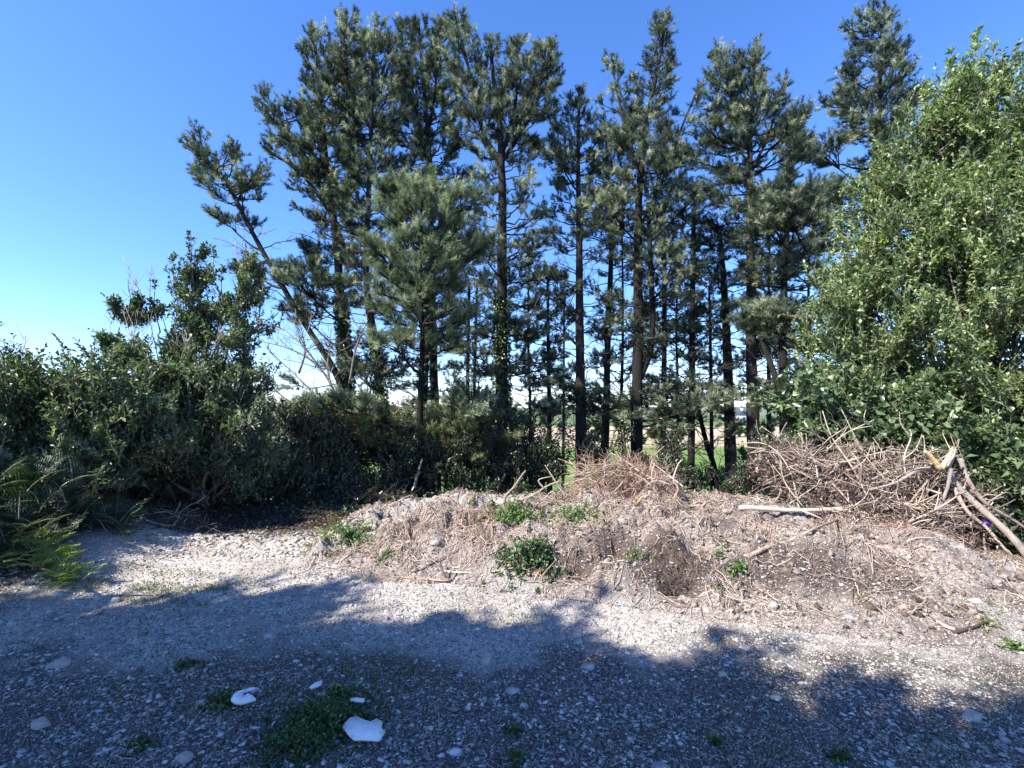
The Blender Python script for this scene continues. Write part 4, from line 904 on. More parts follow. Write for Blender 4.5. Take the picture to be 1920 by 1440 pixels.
# ------------------------------------------------------------------ weeds and grasses on the heap and yard
def onsurf(px, py):
    p = G(px, py, .2)
    lo = None
    # march along the ray until it meets the surface
    d = ray(px, py); d = d / d[1]
    for yy in np.arange(1.2, 9, .01):
        q = CAM + d * yy
        if q[2] <= float(surf(q[0], q[1])): return q
    return p
def weed(px, py, wpx, hpx, label, n=40, L=.045, W=.028, mat='weed', name='weed_plant', cat='weed', spread=.8):
    q = onsurf(px, py + hpx * .4); k = q[1] / F
    root = thing(name, label, cat); sb = Buf(); lb = Buf()
    w, h = wpx * k * .5, hpx * k
    a = U(0, 2 * pi, n); r = w * np.minimum(np.abs(rng.normal(size=n)) * .62, 1.6)
    bx, by = q[0] + r * np.cos(a), q[1] + r * np.sin(a) * .7
    bz = surf(bx, by)
    B = np.stack([bx, by, bz], -1); D = nrm(np.stack([np.cos(a) * spread * r / w, np.sin(a) * spread * r / w, np.ones(n)], -1) + rdir(n) * .3)
    Ls = h * U(.3, 1.15, n) * np.clip(1.25 - r / w, .3, 1)
    t = np.linspace(0, 1, 4)
    pts = B[:, None] + D[:, None] * (Ls[:, None] * t)[..., None]; pts[..., 2] -= (Ls[:, None] * t ** 2) * .15
    tubes(sb, pts, np.tile([.003, .0025, .002, .0015], (n, 1)), 3)
    K = max(4, int(h / .02)); s = U(.1, 1, (n, K)); i = np.minimum((s * 3).astype(int), 2); fr = (s * 3 - i)[..., None]; ar = np.arange(n)[:, None]
    bp = pts[ar, i] * (1 - fr) + pts[ar, i + 1] * fr
    dd = nrm(rdir(n * K).reshape(n, K, 3) + np.array([0, 0, .25])); N = nrm(rdir(n * K).reshape(n, K, 3) * .7 + np.array([0, 0, 1]))
    leaves(lb, bp.reshape(-1, 3), dd.reshape(-1, 3), N.reshape(-1, 3), (L * U(.6, 1.2, (n, K))).ravel(), (W * U(.6, 1.2, (n, K))).ravel())
    sb.make('stems', M['weedstem'], root); lb.make('leaves', M[mat], root)
weed(992, 1030, 110, 46, 'dense round leafy weed clump on the front of the heap', 200, .04, .028, 'bramble')
weed(965, 958, 150, 30, 'spreading bright green weeds along the heap top left of the brushwood', 230, .035, .022)
weed(1080, 968, 120, 28, 'thin pale green weeds on the crest below the reddish brushwood', 150, .03, .018)
weed(925, 940, 18, 26, 'single upright leafy weed on the heap skyline', 8, .04, .026)
weed(885, 942, 34, 14, 'low leafy sprigs on the heap skyline left of the upright weed', 16, .035, .024)
weed(620, 975, 20, 50, 'tall grey seeding weed at the left end of the heap', 6, .025, .012, 'grass')
weed(652, 970, 14, 44, 'thinner seeding weed beside the tall grey one', 4, .022, .012, 'grass')
weed(655, 1002, 110, 28, 'patch of low green weeds on the left shoulder of the heap', 150, .035, .02)
weed(725, 1035, 60, 24, 'scrappy green sprout amid straw on the left slope', 22, .03, .02)
weed(1290, 948, 30, 12, 'small green tuft at the left end of the grey log', 16, .035, .02)
weed(1385, 1062, 36, 26, 'lone bright green sprig low on the right slope', 20, .045, .028)
weed(1345, 1042, 26, 12, 'little green sprig above the lone bright one', 12, .035, .02)
weed(1365, 1022, 34, 10, 'dark green flat sprig right of the hollow', 12, .035, .02, 'bramble')
weed(1345, 1098, 26, 12, 'small green sprig beside the dark root ball', 12, .035, .02, 'bramble')
weed(1190, 1035, 70, 26, 'dry olive weeds hanging above the dark hollow in the middle of the heap', 60, .03, .012, 'grass')
weed(1900, 1210, 44, 16, 'green weeds at the right border beside the gravel', 26, .035, .02)
weed(1850, 1170, 34, 14, 'short green grass tufts behind the dark stick at right', 20, .035, .014, 'grass')
weed(1615, 1120, 30, 12, 'yellowish tuft on the low right slope', 18, .03, .01, 'grass')
weed(1340, 1392, 34, 14, 'small dark weed in the shaded gravel at lower right', 30, .02, .014, 'mossy')
weed(965, 1368, 34, 14, 'small dark weed beside the twigs in the central gravel', 30, .02, .014, 'mossy')
weed(965, 1415, 50, 20, 'low green weed at the bottom edge below the centre', 40, .02, .014, 'mossy')
weed(1580, 1420, 46, 16, 'low dark weed at the bottom edge on the right', 40, .02, .014, 'mossy')
weed(610, 1340, 170, 30, 'dark mossy weed patch around the white litter', 900, .017, .016, 'mossy')
weed(560, 1385, 170, 26, 'lower sprawl of dark weeds left of the big white sheet', 520, .016, .015, 'mossy')
weed(640, 1298, 90, 22, 'sun flecked weed sprigs above the small white chip', 110, .022, .015, 'weed')
weed(420, 1310, 80, 18, 'thin weeds around the white shell like shard', 110, .02, .013, 'mossy')
weed(350, 1245, 60, 10, 'faint green weed mat in the shaded gravel left of centre', 90, .02, .013, 'mossy')
weed(260, 1395, 60, 10, 'faint green weed mat low on the left gravel', 60, .02, .013, 'mossy')

def grass_patch(b, px, py, wpx, hpx, n, h=.05):
    """blades over a ground ellipse"""
    a = U(0, 2 * pi, n); r = np.sqrt(U(0, 1, n))
    pxs = px + np.cos(a) * r * wpx; pys = py + np.sin(a) * r * hpx
    pts = np.array([G(u, v) for u, v in zip(pxs, pys)])
    z = surf(pts[:, 0], pts[:, 1])
    d = nrm(rdir(n) * .6 + np.array([0, 0, 1]))
    leaves(b, np.stack([pts[:, 0], pts[:, 1], z], -1), d, rdir(n), h * U(.5, 1.3, n), .005)
b = Buf()
for a in [(300, 1105, 60, 12, 500), (395, 1102, 40, 8, 300), (150, 1108, 60, 12, 300), (310, 1130, 90, 10, 260), (330, 1078, 60, 8, 200), (470, 1095, 50, 8, 120), (620, 1280, 160, 60, 420), (700, 1250, 90, 30, 200), (60, 1080, 100, 30, 400), (1850, 1180, 60, 30, 160), (900, 1160, 120, 16, 200), (1300, 1400, 300, 40, 160), (540, 1330, 200, 40, 320), (780, 1300, 60, 60, 160), (1880, 1310, 80, 50, 120), (1750, 1400, 120, 40, 120)]:
    grass_patch(b, *a, h=.032)
bm_ = Buf(); n = 9000; xx, yy = frustum_pts(n, 1.3, 3.9, 1.2, .9); kk_ = (vn(xx * 2.2, yy * 2.2, 66) * .6 + vn(xx * .9, yy * .9, 67) * .6 + U(-.12, .12, n)) > .74; xx, yy = xx[kk_], yy[kk_]; n = len(xx)
leaves(bm_, np.stack([xx, yy, surf(xx, yy) + U(0, .006, n)], -1), nrm(rdir(n) + np.array([0, 0, .5])), nrm(rdir(n) * .6 + np.array([0, 0, 1])), U(.01, .024, n), U(.008, .016, n))
tag(bm_.make('ground_moss', M['mossy']), 'tiny dark creeping weeds dotted over the shaded gravel', 'moss', None, 'stuff')
tag(b.make('grass', M['grass']), 'thin short grass growing through the gravel', 'grass', None, 'stuff')

# ------------------------------------------------------------------ twigs, straw, brush
def strand(c, d, L, n=6, curl=.25, lay=None):
    """random walk curve: start c(K,3), direction d(K,3), length L(K)"""
    K = len(c); pts = [c]; dd = d.copy()
    for i in range(n - 1):
        dd = nrm(dd + rng.normal(size=(K, 3)) * curl)
        pts.append(pts[-1] + dd * (L / (n - 1))[:, None])
    Pp = np.stack(pts, 1)
    if lay is not None:
        z = surf(Pp[..., 0], Pp[..., 1]); Pp[..., 2] = np.maximum(z + .004, Pp[..., 2] if isinstance(lay, str) else z + .004 + lay[:, None])
    return Pp
b = Buf(); n = 12000                                     # litter of straw on the heap
x = U(-2.1, 5.0, n); y = U(3.5, 6.3, n); k = vn(x * 1.7 + 5, y * 1.7, 14) + U(-.25, .25, n) > .42; x, y = x[k], y[k]; n = len(x)
k = (heap_h(x, y) > .03) & (U(0, 1, n) > soil_shade(x, y) * .8) & (U(0, 1, n) < .35 + 1.1 * vn(x * 3, y * 3, 77)); x, y = x[k], y[k]; n = len(x)
d = rdir(n); d[:, 2] *= .15
tubes(b, strand(np.stack([x, y, surf(x, y)], -1), nrm(d), U(.05, .34, n), 6, .3, U(0, .045, n)), U(.6, 2.3, (n, 1)) ** 1.3 * np.tile([.0017, .0018, .0017, .0015, .0013, .0009], (n, 1)), 3)
n = 1500; x, y = frustum_pts(n, 1.4, 4.6); d = rdir(n); d[:, 2] = 0
tubes(b, strand(np.stack([x, y, surf(x, y)], -1), nrm(d), U(.03, .12, n), 6, .2, U(0, .008, n)), np.tile([.0016] * 6, (n, 1)), 3)
tag(b.make('straw_litter', M['straw']), 'broken straw and dry stalks littering the heap and the gravel', 'straw', None, 'stuff')

def tangle(name, label, cat, blobs, mat, n, L, rad, curl, dirb=(0, 0, 0), leaf=None, nleaf=0, LW=(.03, .015), lobe='withered_leaves', thick=0, thmat=None, flatz=.5):
    """heap of curved twigs filling ellipsoids (picture px), with forks"""
    root = thing(name, label, cat); tb = Buf(); lb = Buf(); hb = Buf()
    tot_ = sum(bb[3] * bb[4] for bb in blobs)
    for (px, py, Y, rx, ry, rd) in blobs:
        kk = Y / F; c = P(px, py, Y); m = int(n * rx * ry / tot_)
        d0 = rdir(m); pos = c + d0 * np.array([rx * kk, rd, ry * kk]) * (U(0, 1, m) ** .45)[:, None]
        d = rdir(m); d[:, 2] *= flatz; d = nrm(d + np.array(dirb) + d0 * np.array([.4, .2, .6]))
        Ls = L * U(.35, 1.2, m)
        pos = pos - d * (Ls * .5)[:, None]
        st = strand(pos, d, Ls, 7, curl, 'above')
        rr = rad * U(.6, 1.5, m)
        tubes(tb, st, rr[:, None] * np.linspace(1, .4, 7)[None], 3)
        i = rng.integers(2, 6, m); fp = st[np.arange(m), i]
        fd = nrm(st[np.arange(m), i] - st[np.arange(m), i - 1] + rdir(m) * .7)
        tubes(tb, strand(fp, fd, Ls * .4, 5, curl, 'above'), rr[:, None] * np.linspace(.6, .3, 5)[None], 3)
        if leaf:
            q = int(nleaf * rx * ry / tot_); s = rng.integers(0, m, q); j = rng.integers(1, 7, q)
            leaves(lb, st[s, j], rdir(q), rdir(q), LW[0] * U(.5, 1.2, q), LW[1] * U(.6, 1.2, q), None, .4)
        for _ in range(int(thick * rx * ry / tot_)):
            p0 = c + rdir(1)[0] * np.array([rx * kk, rd, ry * kk]) * .8; dd = nrm(np.array([U(-1, 1), U(-.4, .4), U(-.2, .7)]))
            l = L * U(.8, 1.5); pth = spline([p0 - dd * l * .5, p0 + rdir(1)[0] * .08, p0 + dd * l * .5], 8)
            tubes(hb, pth, np.linspace(.009, .004, 8) * U(.6, 1.3), 5)
            for _ in range(3):
                j = random.randint(2, 6); fd = nrm(dd + rdir(1)[0] * .8)
                tubes(hb, spline([pth[j], pth[j] + fd * l * .2, pth[j] + fd * l * .4 + rdir(1)[0] * .04], 5), np.linspace(.006, .003, 5), 4)
    tb.make('twigs', M[mat], root)
    hb.make('branches', M[thmat or mat], root, True)
    if leaf: lb.make(lobe, M[leaf], root)
    return root
tangle('brushwood_pile', 'reddish brown heap of dry twigs on the crest of the heap', 'brushwood', [(1165, 893, 5.9, 95, 42, .35), (1110, 925, 5.8, 60, 20, .3), (1220, 920, 5.8, 60, 30, .3), (1150, 935, 5.7, 100, 12, .3)], 'redtwig', 900, .34, .0032, .28, thick=26, thmat='redtwig')
tangle('brushwood_pile', 'straw pale twigs lying over the reddish brushwood on the crest', 'brushwood', [(1160, 895, 5.8, 90, 34, .3), (1240, 905, 5.7, 40, 36, .2), (1100, 925, 5.7, 60, 16, .2)], 'straw', 360, .34, .0028, .3, thick=10, thmat='straw')
tangle('brushwood_pile', 'big grey brown brush pile with withered purplish leaves beside the sallow', 'brushwood',
       [(1520, 900, 5.6, 70, 60, .35), (1600, 920, 5.4, 70, 50, .35), (1460, 880, 5.8, 50, 40, .3), (1690, 1060, 4.8, 60, 30, .25), (1790, 1070, 4.7, 60, 34, .25), (1620, 960, 5.2, 110, 60, .4), (1720, 1000, 4.9, 100, 60, .35), (1480, 870, 5.8, 70, 50, .3), (1700, 900, 5.4, 90, 50, .3), (1780, 960, 5.1, 70, 60, .3)],
       'deadwood', 1900, .42, .0028, .24, (.0, 0, -.05), 'deadleaf', 12500, (.040, .022), thick=46, thmat='straw')
tangle('brushwood_pile', 'pale bleached twigs tangled over the brown brush pile under the split trunk', 'brushwood',
       [(1560, 900, 5.35, 100, 70, .25), (1650, 950, 5.0, 110, 70, .25), (1740, 1000, 4.75, 90, 60, .25), (1480, 860, 5.7, 50, 44, .25), (1700, 880, 5.2, 100, 50, .25), (1600, 1010, 4.9, 80, 30, .2), (1560, 840, 5.7, 60, 40, .3)],
       'straw', 430, .5, .0034, .2, (.0, 0, .1), 'deadleaf', 1200, (.034, .018), thick=80, thmat='palewood')
tangle('brushwood_pile', 'drooping straw coloured stems below the crest brushwood', 'brushwood', [(1240, 985, 5.35, 60, 24, .2), (1180, 965, 5.5, 60, 16, .2), (1270, 1010, 5.2, 40, 24, .2)], 'straw', 420, .34, .003, .15, (.25, -.1, -.35), thick=6, thmat='straw')
tangle('dry_stalks', 'golden dry stalks heaped at the right foot of the brush pile', 'dry stalks', [(1740, 1075, 4.55, 70, 24, .15), (1690, 1050, 4.75, 50, 20, .15), (1800, 1090, 4.5, 40, 16, .15)], 'redtwig', 480, .3, .0026, .12, (.4, 0, -.1))
tangle('dry_stalks', 'matted dry grass on the left slope of the heap', 'dry stalks', [(760, 1010, 5.2, 50, 20, .2), (830, 985, 5.4, 60, 16, .2), (700, 1035, 5.0, 50, 12, .2)], 'straw', 460, .26, .0022, .2, (0, 0, -.1))
tangle('dry_stalks', 'matted dry stems across the middle of the heap left of the leafy clump', 'dry stalks', [(900, 1000, 5.3, 70, 18, .2), (880, 965, 5.6, 50, 12, .2), (920, 1045, 4.9, 60, 12, .2)], 'redtwig', 460, .28, .0022, .2)
tangle('dry_stalks', 'hanging dry roots and grass right of the leafy clump', 'dry stalks', [(1085, 1010, 5.1, 45, 28, .15), (1130, 1000, 5.1, 40, 20, .15)], 'straw', 330, .22, .0024, .2, (.0, -.1, -.5))
tangle('root_ball', 'shaggy dark root ball low on the front of the heap', 'root ball', [(1260, 1090, 4.3, 40, 20, .14), (1300, 1088, 4.3, 34, 16, .12), (1245, 1118, 4.2, 22, 20, .1), (1225, 1085, 4.35, 26, 12, .1)], 'root', 1200, .12, .003, .35, (0, -.1, -.4))
tangle('root_ball', 'grey fibrous root mat hanging at the right end of the grey log', 'root ball', [(1550, 1010, 4.95, 30, 26, .12)], 'straw', 220, .2, .0025, .2, (0, -.1, -.6))
tangle('brushwood_pile', 'sticks and dead bracken spilling down the left bank', 'brushwood', [(300, 975, 6.2, 80, 20, .3), (220, 955, 6.0, 40, 16, .2), (380, 1000, 6.2, 60, 10, .2)], 'deadwood', 420, .36, .0035, .12, (.6, 0, -.15), thick=12, thmat='greybark')
tangle('brushwood_pile', 'thin bare twigs lying against the dark thicket foot', 'brushwood', [(560, 960, 7.6, 90, 16, .3), (700, 930, 8.2, 80, 14, .3)], 'deadwood', 220, .4, .003, .2)

def stick(name, label, cat, pts, w, mat, forks=(), sides=7, bump=.08, forkname='side_twig', wend=.4, caps=None):
    """pts: (px, py, Y); w: pixel width at start"""
    q = [P(a, b_, c_) for a, b_, c_ in pts]; k = q[0][1] / F
    main = spline(q, 22); b = Buf(); tubes(b, main, np.linspace(1, wend, 22) * w * k * .5 * (1 + U(-.1, .1, 22)), sides, bump)
    if not forks:
        return tag(b.make(name, M[mat], None, True), label, cat)
    r = thing(name, label, cat); b.make('stem', M[mat], r, True)
    for (fp, fw) in forks:
        b = Buf(); fq = [P(a, b_, c_) for a, b_, c_ in fp]; tubes(b, spline(fq, 10), np.linspace(1, .35, 10) * fw * k * .5, 6, bump); b.make(forkname, M[mat], r, True)
    return r
def lay(pts, dz=0.01):
    """picture points dropped on the surface"""
    o = []
    for (a, b_) in pts:
        q = onsurf(a, b_); o.append((a, b_, q[1] - .02))
    return o
stick('log', 'long pale stripped log lying along the crest beside the brush pile', 'log', [(1385, 953, 5.17), (1400, 952, 5.15), (1440, 954, 5.12), (1480, 957, 5.1), (1540, 956, 5.08), (1596, 953, 5.05)], 10, 'palewood', [([(1500, 956, 5.08), (1530, 968, 5.0), (1545, 975, 4.98)], 4)], wend=.7, forkname='side_branch')
stick('branch', 'peeled bent branch lying right below the crest log', 'branch', lay([(1402, 1044), (1440, 1026), (1485, 1012), (1530, 990), (1570, 975)]), 9, 'palewood', wend=.4)
stick('split_trunk', 'splintered grey trunk arching down at the right border with torn pale top', 'broken trunk', [(1776, 868, 5.0), (1790, 905, 4.95), (1830, 945, 4.85), (1880, 990, 4.7), (1920, 1035, 4.6), (1960, 1100, 4.55)], 10.5, 'greybark',
      [([(1772, 878, 4.98), (1750, 862, 4.95), (1738, 848, 4.92)], 9), ([(1775, 875, 4.98), (1786, 858, 4.95), (1792, 842, 4.93)], 11), ([(1768, 880, 4.98), (1725, 880, 4.95), (1680, 905, 4.9), (1632, 918, 4.85)], 9), ([(1765, 882, 4.96), (1735, 868, 4.9), (1700, 872, 4.9), (1655, 880, 4.9), (1622, 880, 4.9)], 5), ([(1783, 880, 4.9), (1775, 920, 4.8), (1755, 965, 4.7), (1746, 1002, 4.65), (1752, 1010, 4.62)], 7)], forkname='torn_splinter', wend=1.25)
stick('splinter', 'pale yellow freshly torn splinter standing up from the split trunk', 'splinter', [(1765, 880, 4.9), (1782, 850, 4.88), (1787, 838, 4.86)], 9, 'splitwood', wend=.3)
stick('splinter', 'yellow plank like splinter left of the standing one', 'splinter', [(1762, 878, 4.88), (1745, 856, 4.86), (1734, 846, 4.85)], 11, 'splitwood', wend=.5)
stick('branch', 'long grey bough running beside the split trunk to the right border', 'branch', [(1800, 860, 5.1), (1818, 905, 5.0), (1850, 945, 4.9), (1900, 975, 4.85), (1950, 1010, 4.8)], 9, 'greybark', [([(1850, 945, 4.9), (1880, 925, 4.9), (1895, 925, 4.9)], 4)])
stick('branch', 'thin pale bough crossing under the split trunk', 'branch', [(1788, 915, 4.9), (1815, 960, 4.8), (1850, 990, 4.75), (1885, 1030, 4.65), (1925, 1065, 4.6)], 8, 'palewood')
stick('branch', 'upright pale dead stem on the right flank of the brush pile', 'branch', [(1852, 1095, 4.6), (1852, 1060, 4.62), (1846, 1020, 4.65), (1845, 1000, 4.7)], 6, 'palewood')
stick('branch', 'dark shaded limb sloping through the brush pile', 'branch', [(1560, 940, 5.1), (1640, 990, 4.95), (1710, 1025, 4.8), (1770, 1060, 4.65)], 10, 'greybark')
stick('branch', 'brown crooked branch at the lower right of the heap', 'branch', lay([(1788, 1186), (1810, 1180), (1835, 1172), (1856, 1160)]), 8, 'root')
stick('plank', 'short bleached lath on the gravel at the right', 'plank', lay([(1755, 1165), (1775, 1175), (1790, 1180)]), 7, 'palewood', wend=.9)
stick('branch', 'orange brown antler like branch in the crest brushwood', 'branch', [(1235, 932, 5.5), (1220, 910, 5.5), (1200, 895, 5.5), (1180, 885, 5.5)], 7, 'redtwig',
      [([(1228, 920, 5.5), (1222, 890, 5.5), (1228, 868, 5.5)], 4), ([(1262, 938, 5.45), (1272, 915, 5.45), (1262, 900, 5.45), (1272, 870, 5.45), (1280, 862, 5.45)], 5), ([(1205, 898, 5.5), (1195, 870, 5.5), (1202, 855, 5.5)], 3)])
stick('fallen_branch', 'forked bare bleached branch sticking up from the heap crest', 'branch', [(960, 942, 5.6), (1000, 928, 5.6), (1025, 912, 5.6), (1050, 902, 5.6)], 6, 'palewood',
      [([(1020, 916, 5.6), (1010, 900, 5.6), (1035, 893, 5.6)], 4), ([(1030, 908, 5.6), (1058, 903, 5.6)], 3)])
stick('fallen_branch', 'short crooked bleached branch standing on the crest left of the forked one', 'branch', [(946, 944, 5.6), (948, 930, 5.6), (965, 912, 5.6), (978, 892, 5.6), (986, 882, 5.6)], 6, 'palewood', [([(946, 934, 5.6), (936, 924, 5.6)], 3), ([(970, 905, 5.6), (980, 896, 5.6)], 3)])
stick('fallen_branch', 'straight thin bleached stick leaning on the reddish brushwood', 'branch', [(1060, 930, 5.6), (1040, 900, 5.6), (1022, 872, 5.6)], 4, 'palewood')
stick('fallen_branch', 'thin twig poking up where the brushwood meets the weeds', 'branch', [(1110, 885, 5.7), (1095, 872, 5.7), (1083, 868, 5.7)], 4, 'palewood')
stick('stick', 'brown bent stick curving along the left foot of the heap', 'stick', lay([(752, 1082), (800, 1086), (840, 1088), (856, 1072)]), 4, 'redtwig')
stick('stick', 'dark thin stick propped on the left foot of the heap', 'stick', [(836, 1083, 4.45), (827, 1060, 4.5), (826, 1048, 4.5)], 4, 'root')
stick('stick', 'straight white stick at the left foot of the heap', 'stick', lay([(832, 1070), (860, 1073), (885, 1074)]), 3, 'white')
stick('stick', 'long diagonal stick on the left slope behind the propped one', 'stick', lay([(786, 1070), (820, 1050), (858, 1033)]), 4, 'greybark')
stick('stick', 'curved pale stick arching beside the rusty board', 'stick', [(1015, 1100, 4.3), (1017, 1080, 4.32), (1032, 1062, 4.4), (1045, 1048, 4.5)], 4, 'palewood')
stick('stick', 'short upright bleached peg below the root ball', 'stick', [(1320, 1136, 3.95), (1318, 1122, 4.0), (1318, 1110, 4.05)], 4, 'palewood')
stick('stick', 'two tone straw stick right of the root ball', 'stick', lay([(1366, 1090), (1380, 1110), (1392, 1130)]), 3, 'palewood')
stick('stick', 'slanting thin stalk at the left crest of the heap', 'stick', [(770, 1015, 5.0), (752, 965, 5.2), (737, 930, 5.3)], 3, 'straw')
stick('stick', 'thin dark stick at the shadow edge near the two dark stones', 'stick', lay([(222, 1118), (255, 1116), (286, 1116)]), 4, 'root')
stick('stick', 'brown curved stick lying in the dark weeds at the bottom', 'stick', lay([(487, 1436), (530, 1418), (565, 1395), (583, 1384)]), 5, 'root')
stick('stick', 'small forked dead twig in the centre of the shaded gravel', 'stick', lay([(940, 1358), (950, 1348), (962, 1342)]), 4, 'deadwood')
stick('stick', 'pale thin twig on the lower left gravel', 'stick', lay([(214, 1376), (226, 1388), (238, 1398)]), 3, 'palewood')
stick('stick', 'long pale bare stick pointing down the left bank', 'stick', [(240, 955, 6.1), (275, 975, 6.0), (310, 985, 5.95), (328, 984, 5.9)], 4, 'palewood')
stick('stick', 'grey stick crossing the long pale one on the left bank', 'stick', [(200, 945, 6.2), (250, 965, 6.1), (290, 975, 6.0), (326, 968, 5.9)], 5, 'greybark')
stick('log', 'thick mossy log in deep shade behind the left bank', 'log', [(190, 935, 6.9), (225, 925, 6.9), (260, 915, 6.95)], 16, 'greybark', wend=.8)
stick('broken_sapling', 'ivy grown broken stem standing under the central thicket', 'dead tree', [(772, 940, 9.2), (780, 900, 9.2), (792, 860, 9.2)], 8, 'greybark')

for lab_, pts_, w_ in [('arching bleached branch sticking up from the left of the brown brush pile', [(1500, 960, 5.4), (1480, 880, 5.5), (1440, 835, 5.6), (1392, 830, 5.7)], 3.5),
    ('long thin pale branch rising steeply out of the brown brush pile', [(1640, 960, 5.1), (1600, 880, 5.2), (1560, 820, 5.3), (1542, 770, 5.35)], 4),
    ('bent pale branch crossing the upper middle of the brown brush pile', [(1700, 960, 5.0), (1660, 900, 5.1), (1620, 850, 5.2), (1578, 768, 5.3)], 3.5),
    ('thin grey branch leaning left over the end of the crest log', [(1600, 950, 5.1), (1540, 900, 5.3), (1480, 885, 5.4), (1430, 905, 5.45)], 3.5),
    ('forked pale branch standing above the right part of the brown brush pile', [(1700, 900, 5.1), (1695, 860, 5.1), (1708, 820, 5.15), (1706, 805, 5.15)], 3),
    ('drooping bleached branch hanging down the front of the brown brush pile', [(1560, 905, 5.2), (1600, 950, 5.0), (1650, 1010, 4.85), (1700, 1080, 4.6)], 4.5),
    ('pale crooked branch from the split trunk to the dry stalks', [(1740, 900, 4.9), (1700, 960, 4.8), (1722, 1020, 4.7), (1760, 1070, 4.55)], 4)]:
    e_ = pts_[-1]; m_ = pts_[2]
    stick('branch', lab_, 'branch', pts_, w_, 'palewood', [([m_, (m_[0] - 18, m_[1] - 24, m_[2]), (m_[0] - 22, m_[1] - 48, m_[2])], 2.4), ([pts_[1], (pts_[1][0] + 22, pts_[1][1] - 18, pts_[1][2]), (pts_[1][0] + 34, pts_[1][1] - 46, pts_[1][2])], 2.4)])
# ------------------------------------------------------------------ litter
def sheet(px_pts, label, cat, name, mat, z=.01, th=.008, tilt=0.0):
    """flat broken piece: outline in picture px laid on the ground with thickness"""
    q0 = [G(a, b_, .02) for a, b_ in px_pts]
    q = np.array(q0); c = q.mean(0)
    g0 = float(surf(c[0], c[1])) + z + .012
    n = len(q); top = q.copy(); top[:, 2] = g0 + th + (q[:, 1] - c[1]) * tilt + .002 * rng.normal(size=n)
    bot = top.copy(); bot[:, 2] -= th
    cc = top.mean(0); cc[2] += .003
    V = np.vstack([top, bot, cc[None], bot.mean(0)[None]])
    f = [(i, (i + 1) % n, 2 * n) for i in range(n)] + [((i + 1) % n + n, i + n, 2 * n + 1) for i in range(n)]
    f += [(i + n, (i + 1) % n + n, (i + 1) % n) for i in range(n)] + [(i + n, (i + 1) % n, i) for i in range(n)]
    o = mesh(name, V, np.array(f), M[mat]); return tag(o, label, cat)
sheet([(641, 1368), (655, 1355), (668, 1352), (680, 1358), (694, 1361), (706, 1357), (717, 1362), (715, 1372), (722, 1378), (711, 1391), (690, 1389), (664, 1389), (655, 1382)], 'large broken white sheet with jagged edge lying in the weeds', 'white sheet', 'broken_sheet', 'white', .02, .008, .15)
o = bpy.data.objects.new('x', None); bpy.data.objects.remove(o)
sheet([(657, 1320), (666, 1319), (684, 1321), (682, 1327), (668, 1325), (657, 1325)], 'short narrow white strip above the broken white sheet', 'white strip', 'plastic_strip', 'white', .03, .008)
sheet([(580, 1299), (592, 1290), (604, 1287), (603, 1292), (594, 1297), (585, 1301)], 'slim pointed white chip above the dark weeds', 'white chip', 'plastic_chip', 'white', .03, .01)
# curved shell shard with dark hole
t = np.linspace(0, 1, 14); root = thing('curved_shard', 'curved white shell like shard with a dark broken hollow', 'white shard')
cen = G(463, 1309, .03); kx = cen[1] / F
V = []
for j, rr in enumerate((1.0, .66, .28)):
    for a in np.linspace(R(60), R(330), 16):
        V.append((cen[0] + cos(a) * 26 * kx * rr, cen[1] + sin(a) * 26 * kx * rr * .9, float(surf(cen[0], cen[1])) + .02 + .03 * (1 - (rr - .3) ** 2) * (1 + .15 * sin(5 * a))))
V = np.array(V); i = np.arange(48).reshape(3, 16)
f = np.stack([i[:-1, :-1], i[:-1, 1:], i[1:, 1:], i[1:, :-1]], -1).reshape(-1, 4)
Vb = V.copy(); Vb[:, 2] -= .012
ob = mesh('shell', np.vstack([V, Vb]), np.vstack([f, f[:, ::-1] + 48, np.stack([i[0, :-1], i[0, :-1] + 48, i[0, 1:] + 48, i[0, 1:]], -1), np.stack([i[2, :-1], i[2, 1:], i[2, 1:] + 48, i[2, :-1] + 48], -1)]), M['white'], root)
b = Buf(); rocks(b, np.array([cen[0] + .012]), np.array([cen[1] + .004]), np.array([.014]), .6, -.9); b.make('broken_core', M['white'], root)
# rusty board
q = onsurf(1000, 1086)
b = Buf(); K_ = q[1] / F
pl = [(-18, 8), (16, 13), (14, -8), (8, -4), (-2, -2), (-12, -6)]
V = np.array([[q[0] + a * K_, q[1] + .02 + .03 * (c_ < 0), q[2] + .03 - c_ * K_] for a, c_ in pl]); n = len(V); V2 = V + np.array([0.0, .012, .004])
f = [(0, i, i + 1) for i in range(1, n - 1)] + [(n, n + i + 1, n + i) for i in range(1, n - 1)]
for i in range(n): j = (i + 1) % n; f += [(i, i + n, j + n), (i, j + n, j)]
tag(mesh('rusty_board', np.vstack([V, V2]), np.array(f), M['rust']), 'rust brown scrap of board stuck in the front of the heap', 'scrap board')
# purple scrap
q = P(1850, 983, 4.85); kk = 4.85 / F; b = Buf()
tubes(b, spline([q + np.array([-9 * kk, 0, -2 * kk]), q + np.array([0, -.01, 2 * kk]), q + np.array([9 * kk, 0, 1 * kk])], 8), np.array([3, 4.5, 5, 4.5, 5, 5, 4, 2.5]) * kk, 6, .2)
tag(b.make('plastic_scrap', M['purple']), 'crumpled purple plastic scrap caught by the split trunk', 'plastic scrap')
# yellow piece at crest
q = onsurf(1195, 950)
tag(mesh('bark_flake', np.array([q + np.array(v) * .01 for v in [(-3, -1, 0), (4, -1, 10), (6, 0, 12), (3, 1, 2), (-3, 0, 1), (4, .5, 10.5)]]), np.array([(0, 3, 1), (1, 3, 2), (4, 5, 3), (5, 2, 3), (0, 1, 5), (0, 5, 4), (1, 2, 5), (0, 4, 3)]), M['splitwood']), 'curled yellow bark flake on the crest of the heap', 'bark flake')

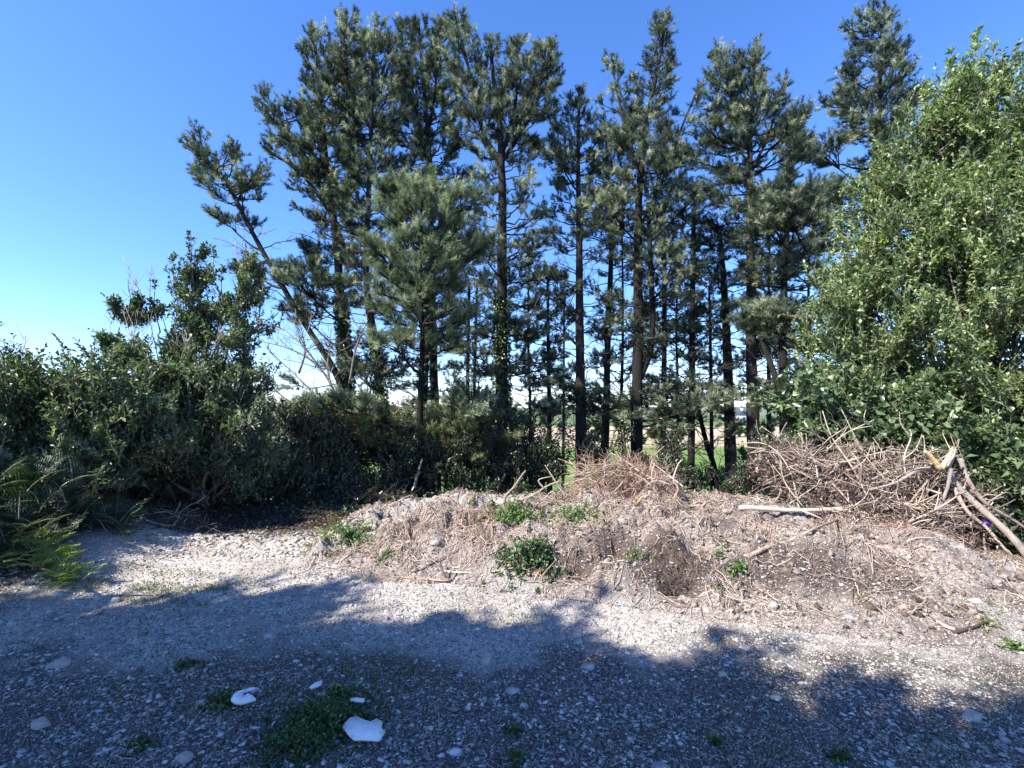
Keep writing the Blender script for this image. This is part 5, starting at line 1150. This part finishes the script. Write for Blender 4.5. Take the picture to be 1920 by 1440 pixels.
# ------------------------------------------------------------------ trees beside and behind the photographer (they cast the shade on the gravel)
def shade_tree(label, x, y, h, blobs, n=2600):
    bush('roadside_tree', label, 'tree', blobs, (x, y, -.1), n, .5, 9, .13, .10, 'hedge', .14, 22, .4)
sh = 1 / tan(SUN_EL)
def over(sx, sy, z):                       # crown point whose shadow falls at (sx, sy)
    return (sx + SD[0] * sh * z, sy + SD[1] * sh * z, z)
shade_tree('tall roadside tree standing left of the photographer, shading the gravel', -6.5, -.8, 8,
    [(over(-3.6, 2.1, 6.4), (2.0, 1.7, 1.0)), (over(-1.5, 2.35, 6.8), (1.7, 1.5, .9)), (over(-3.0, 3.0, 6.2), (1.8, 1.1, .8)), (over(-1.2, 2.7, 6.4), (1.1, .8, .5)), (over(-.3, 2.05, 6.4), (1.3, 1.4, .8))], 6200)
shade_tree('second roadside tree behind the photographer, shading the nearer gravel', -4.2, -3.2, 8,
    [(over(.8, 1.55, 6.2), (1.4, 1.3, .9)), (over(1.75, 1.75, 5.8), (1.2, 1.1, .8)), (over(-.8, .4, 6), (1.6, 1.2, .9)), (over(1.5, .4, 6), (1.6, 1.0, .9)), (over(.5, 2.25, 6), (.8, .5, .5)), (over(2.3, 1.9, 5.8), (.8, .5, .5))], 4600)
# repeats of a kind share a group phrase
GR = {'stone': 'loose stones on the gravel and the heap', 'weed_plant': 'weeds growing on the heap and the gravel', 'stick': 'sticks lying on the heap and the yard', 'branch': 'loose branches in and beside the brush pile',
      'hedgerow_tree': 'far hedgerow trees beyond the fields', 'fallen_branch': 'bare branches poking up from the heap crest', 'brushwood_pile': 'piles of cut brushwood', 'ivy_clad_thicket': 'dark thickets under the pines', 'dry_stalks': 'matted dry stalks on the heap', 'roadside_tree': 'roadside trees beside the photographer'}
for o in sc.objects:
    if o.parent is None and 'category' in o and o.name.split('.')[0] in GR: o['group'] = GR[o.name.split('.')[0]]
labs = [o['label'] for o in sc.objects if o.parent is None and 'label' in o]
print('duplicate labels', [l for l in set(labs) if labs.count(l) > 1])
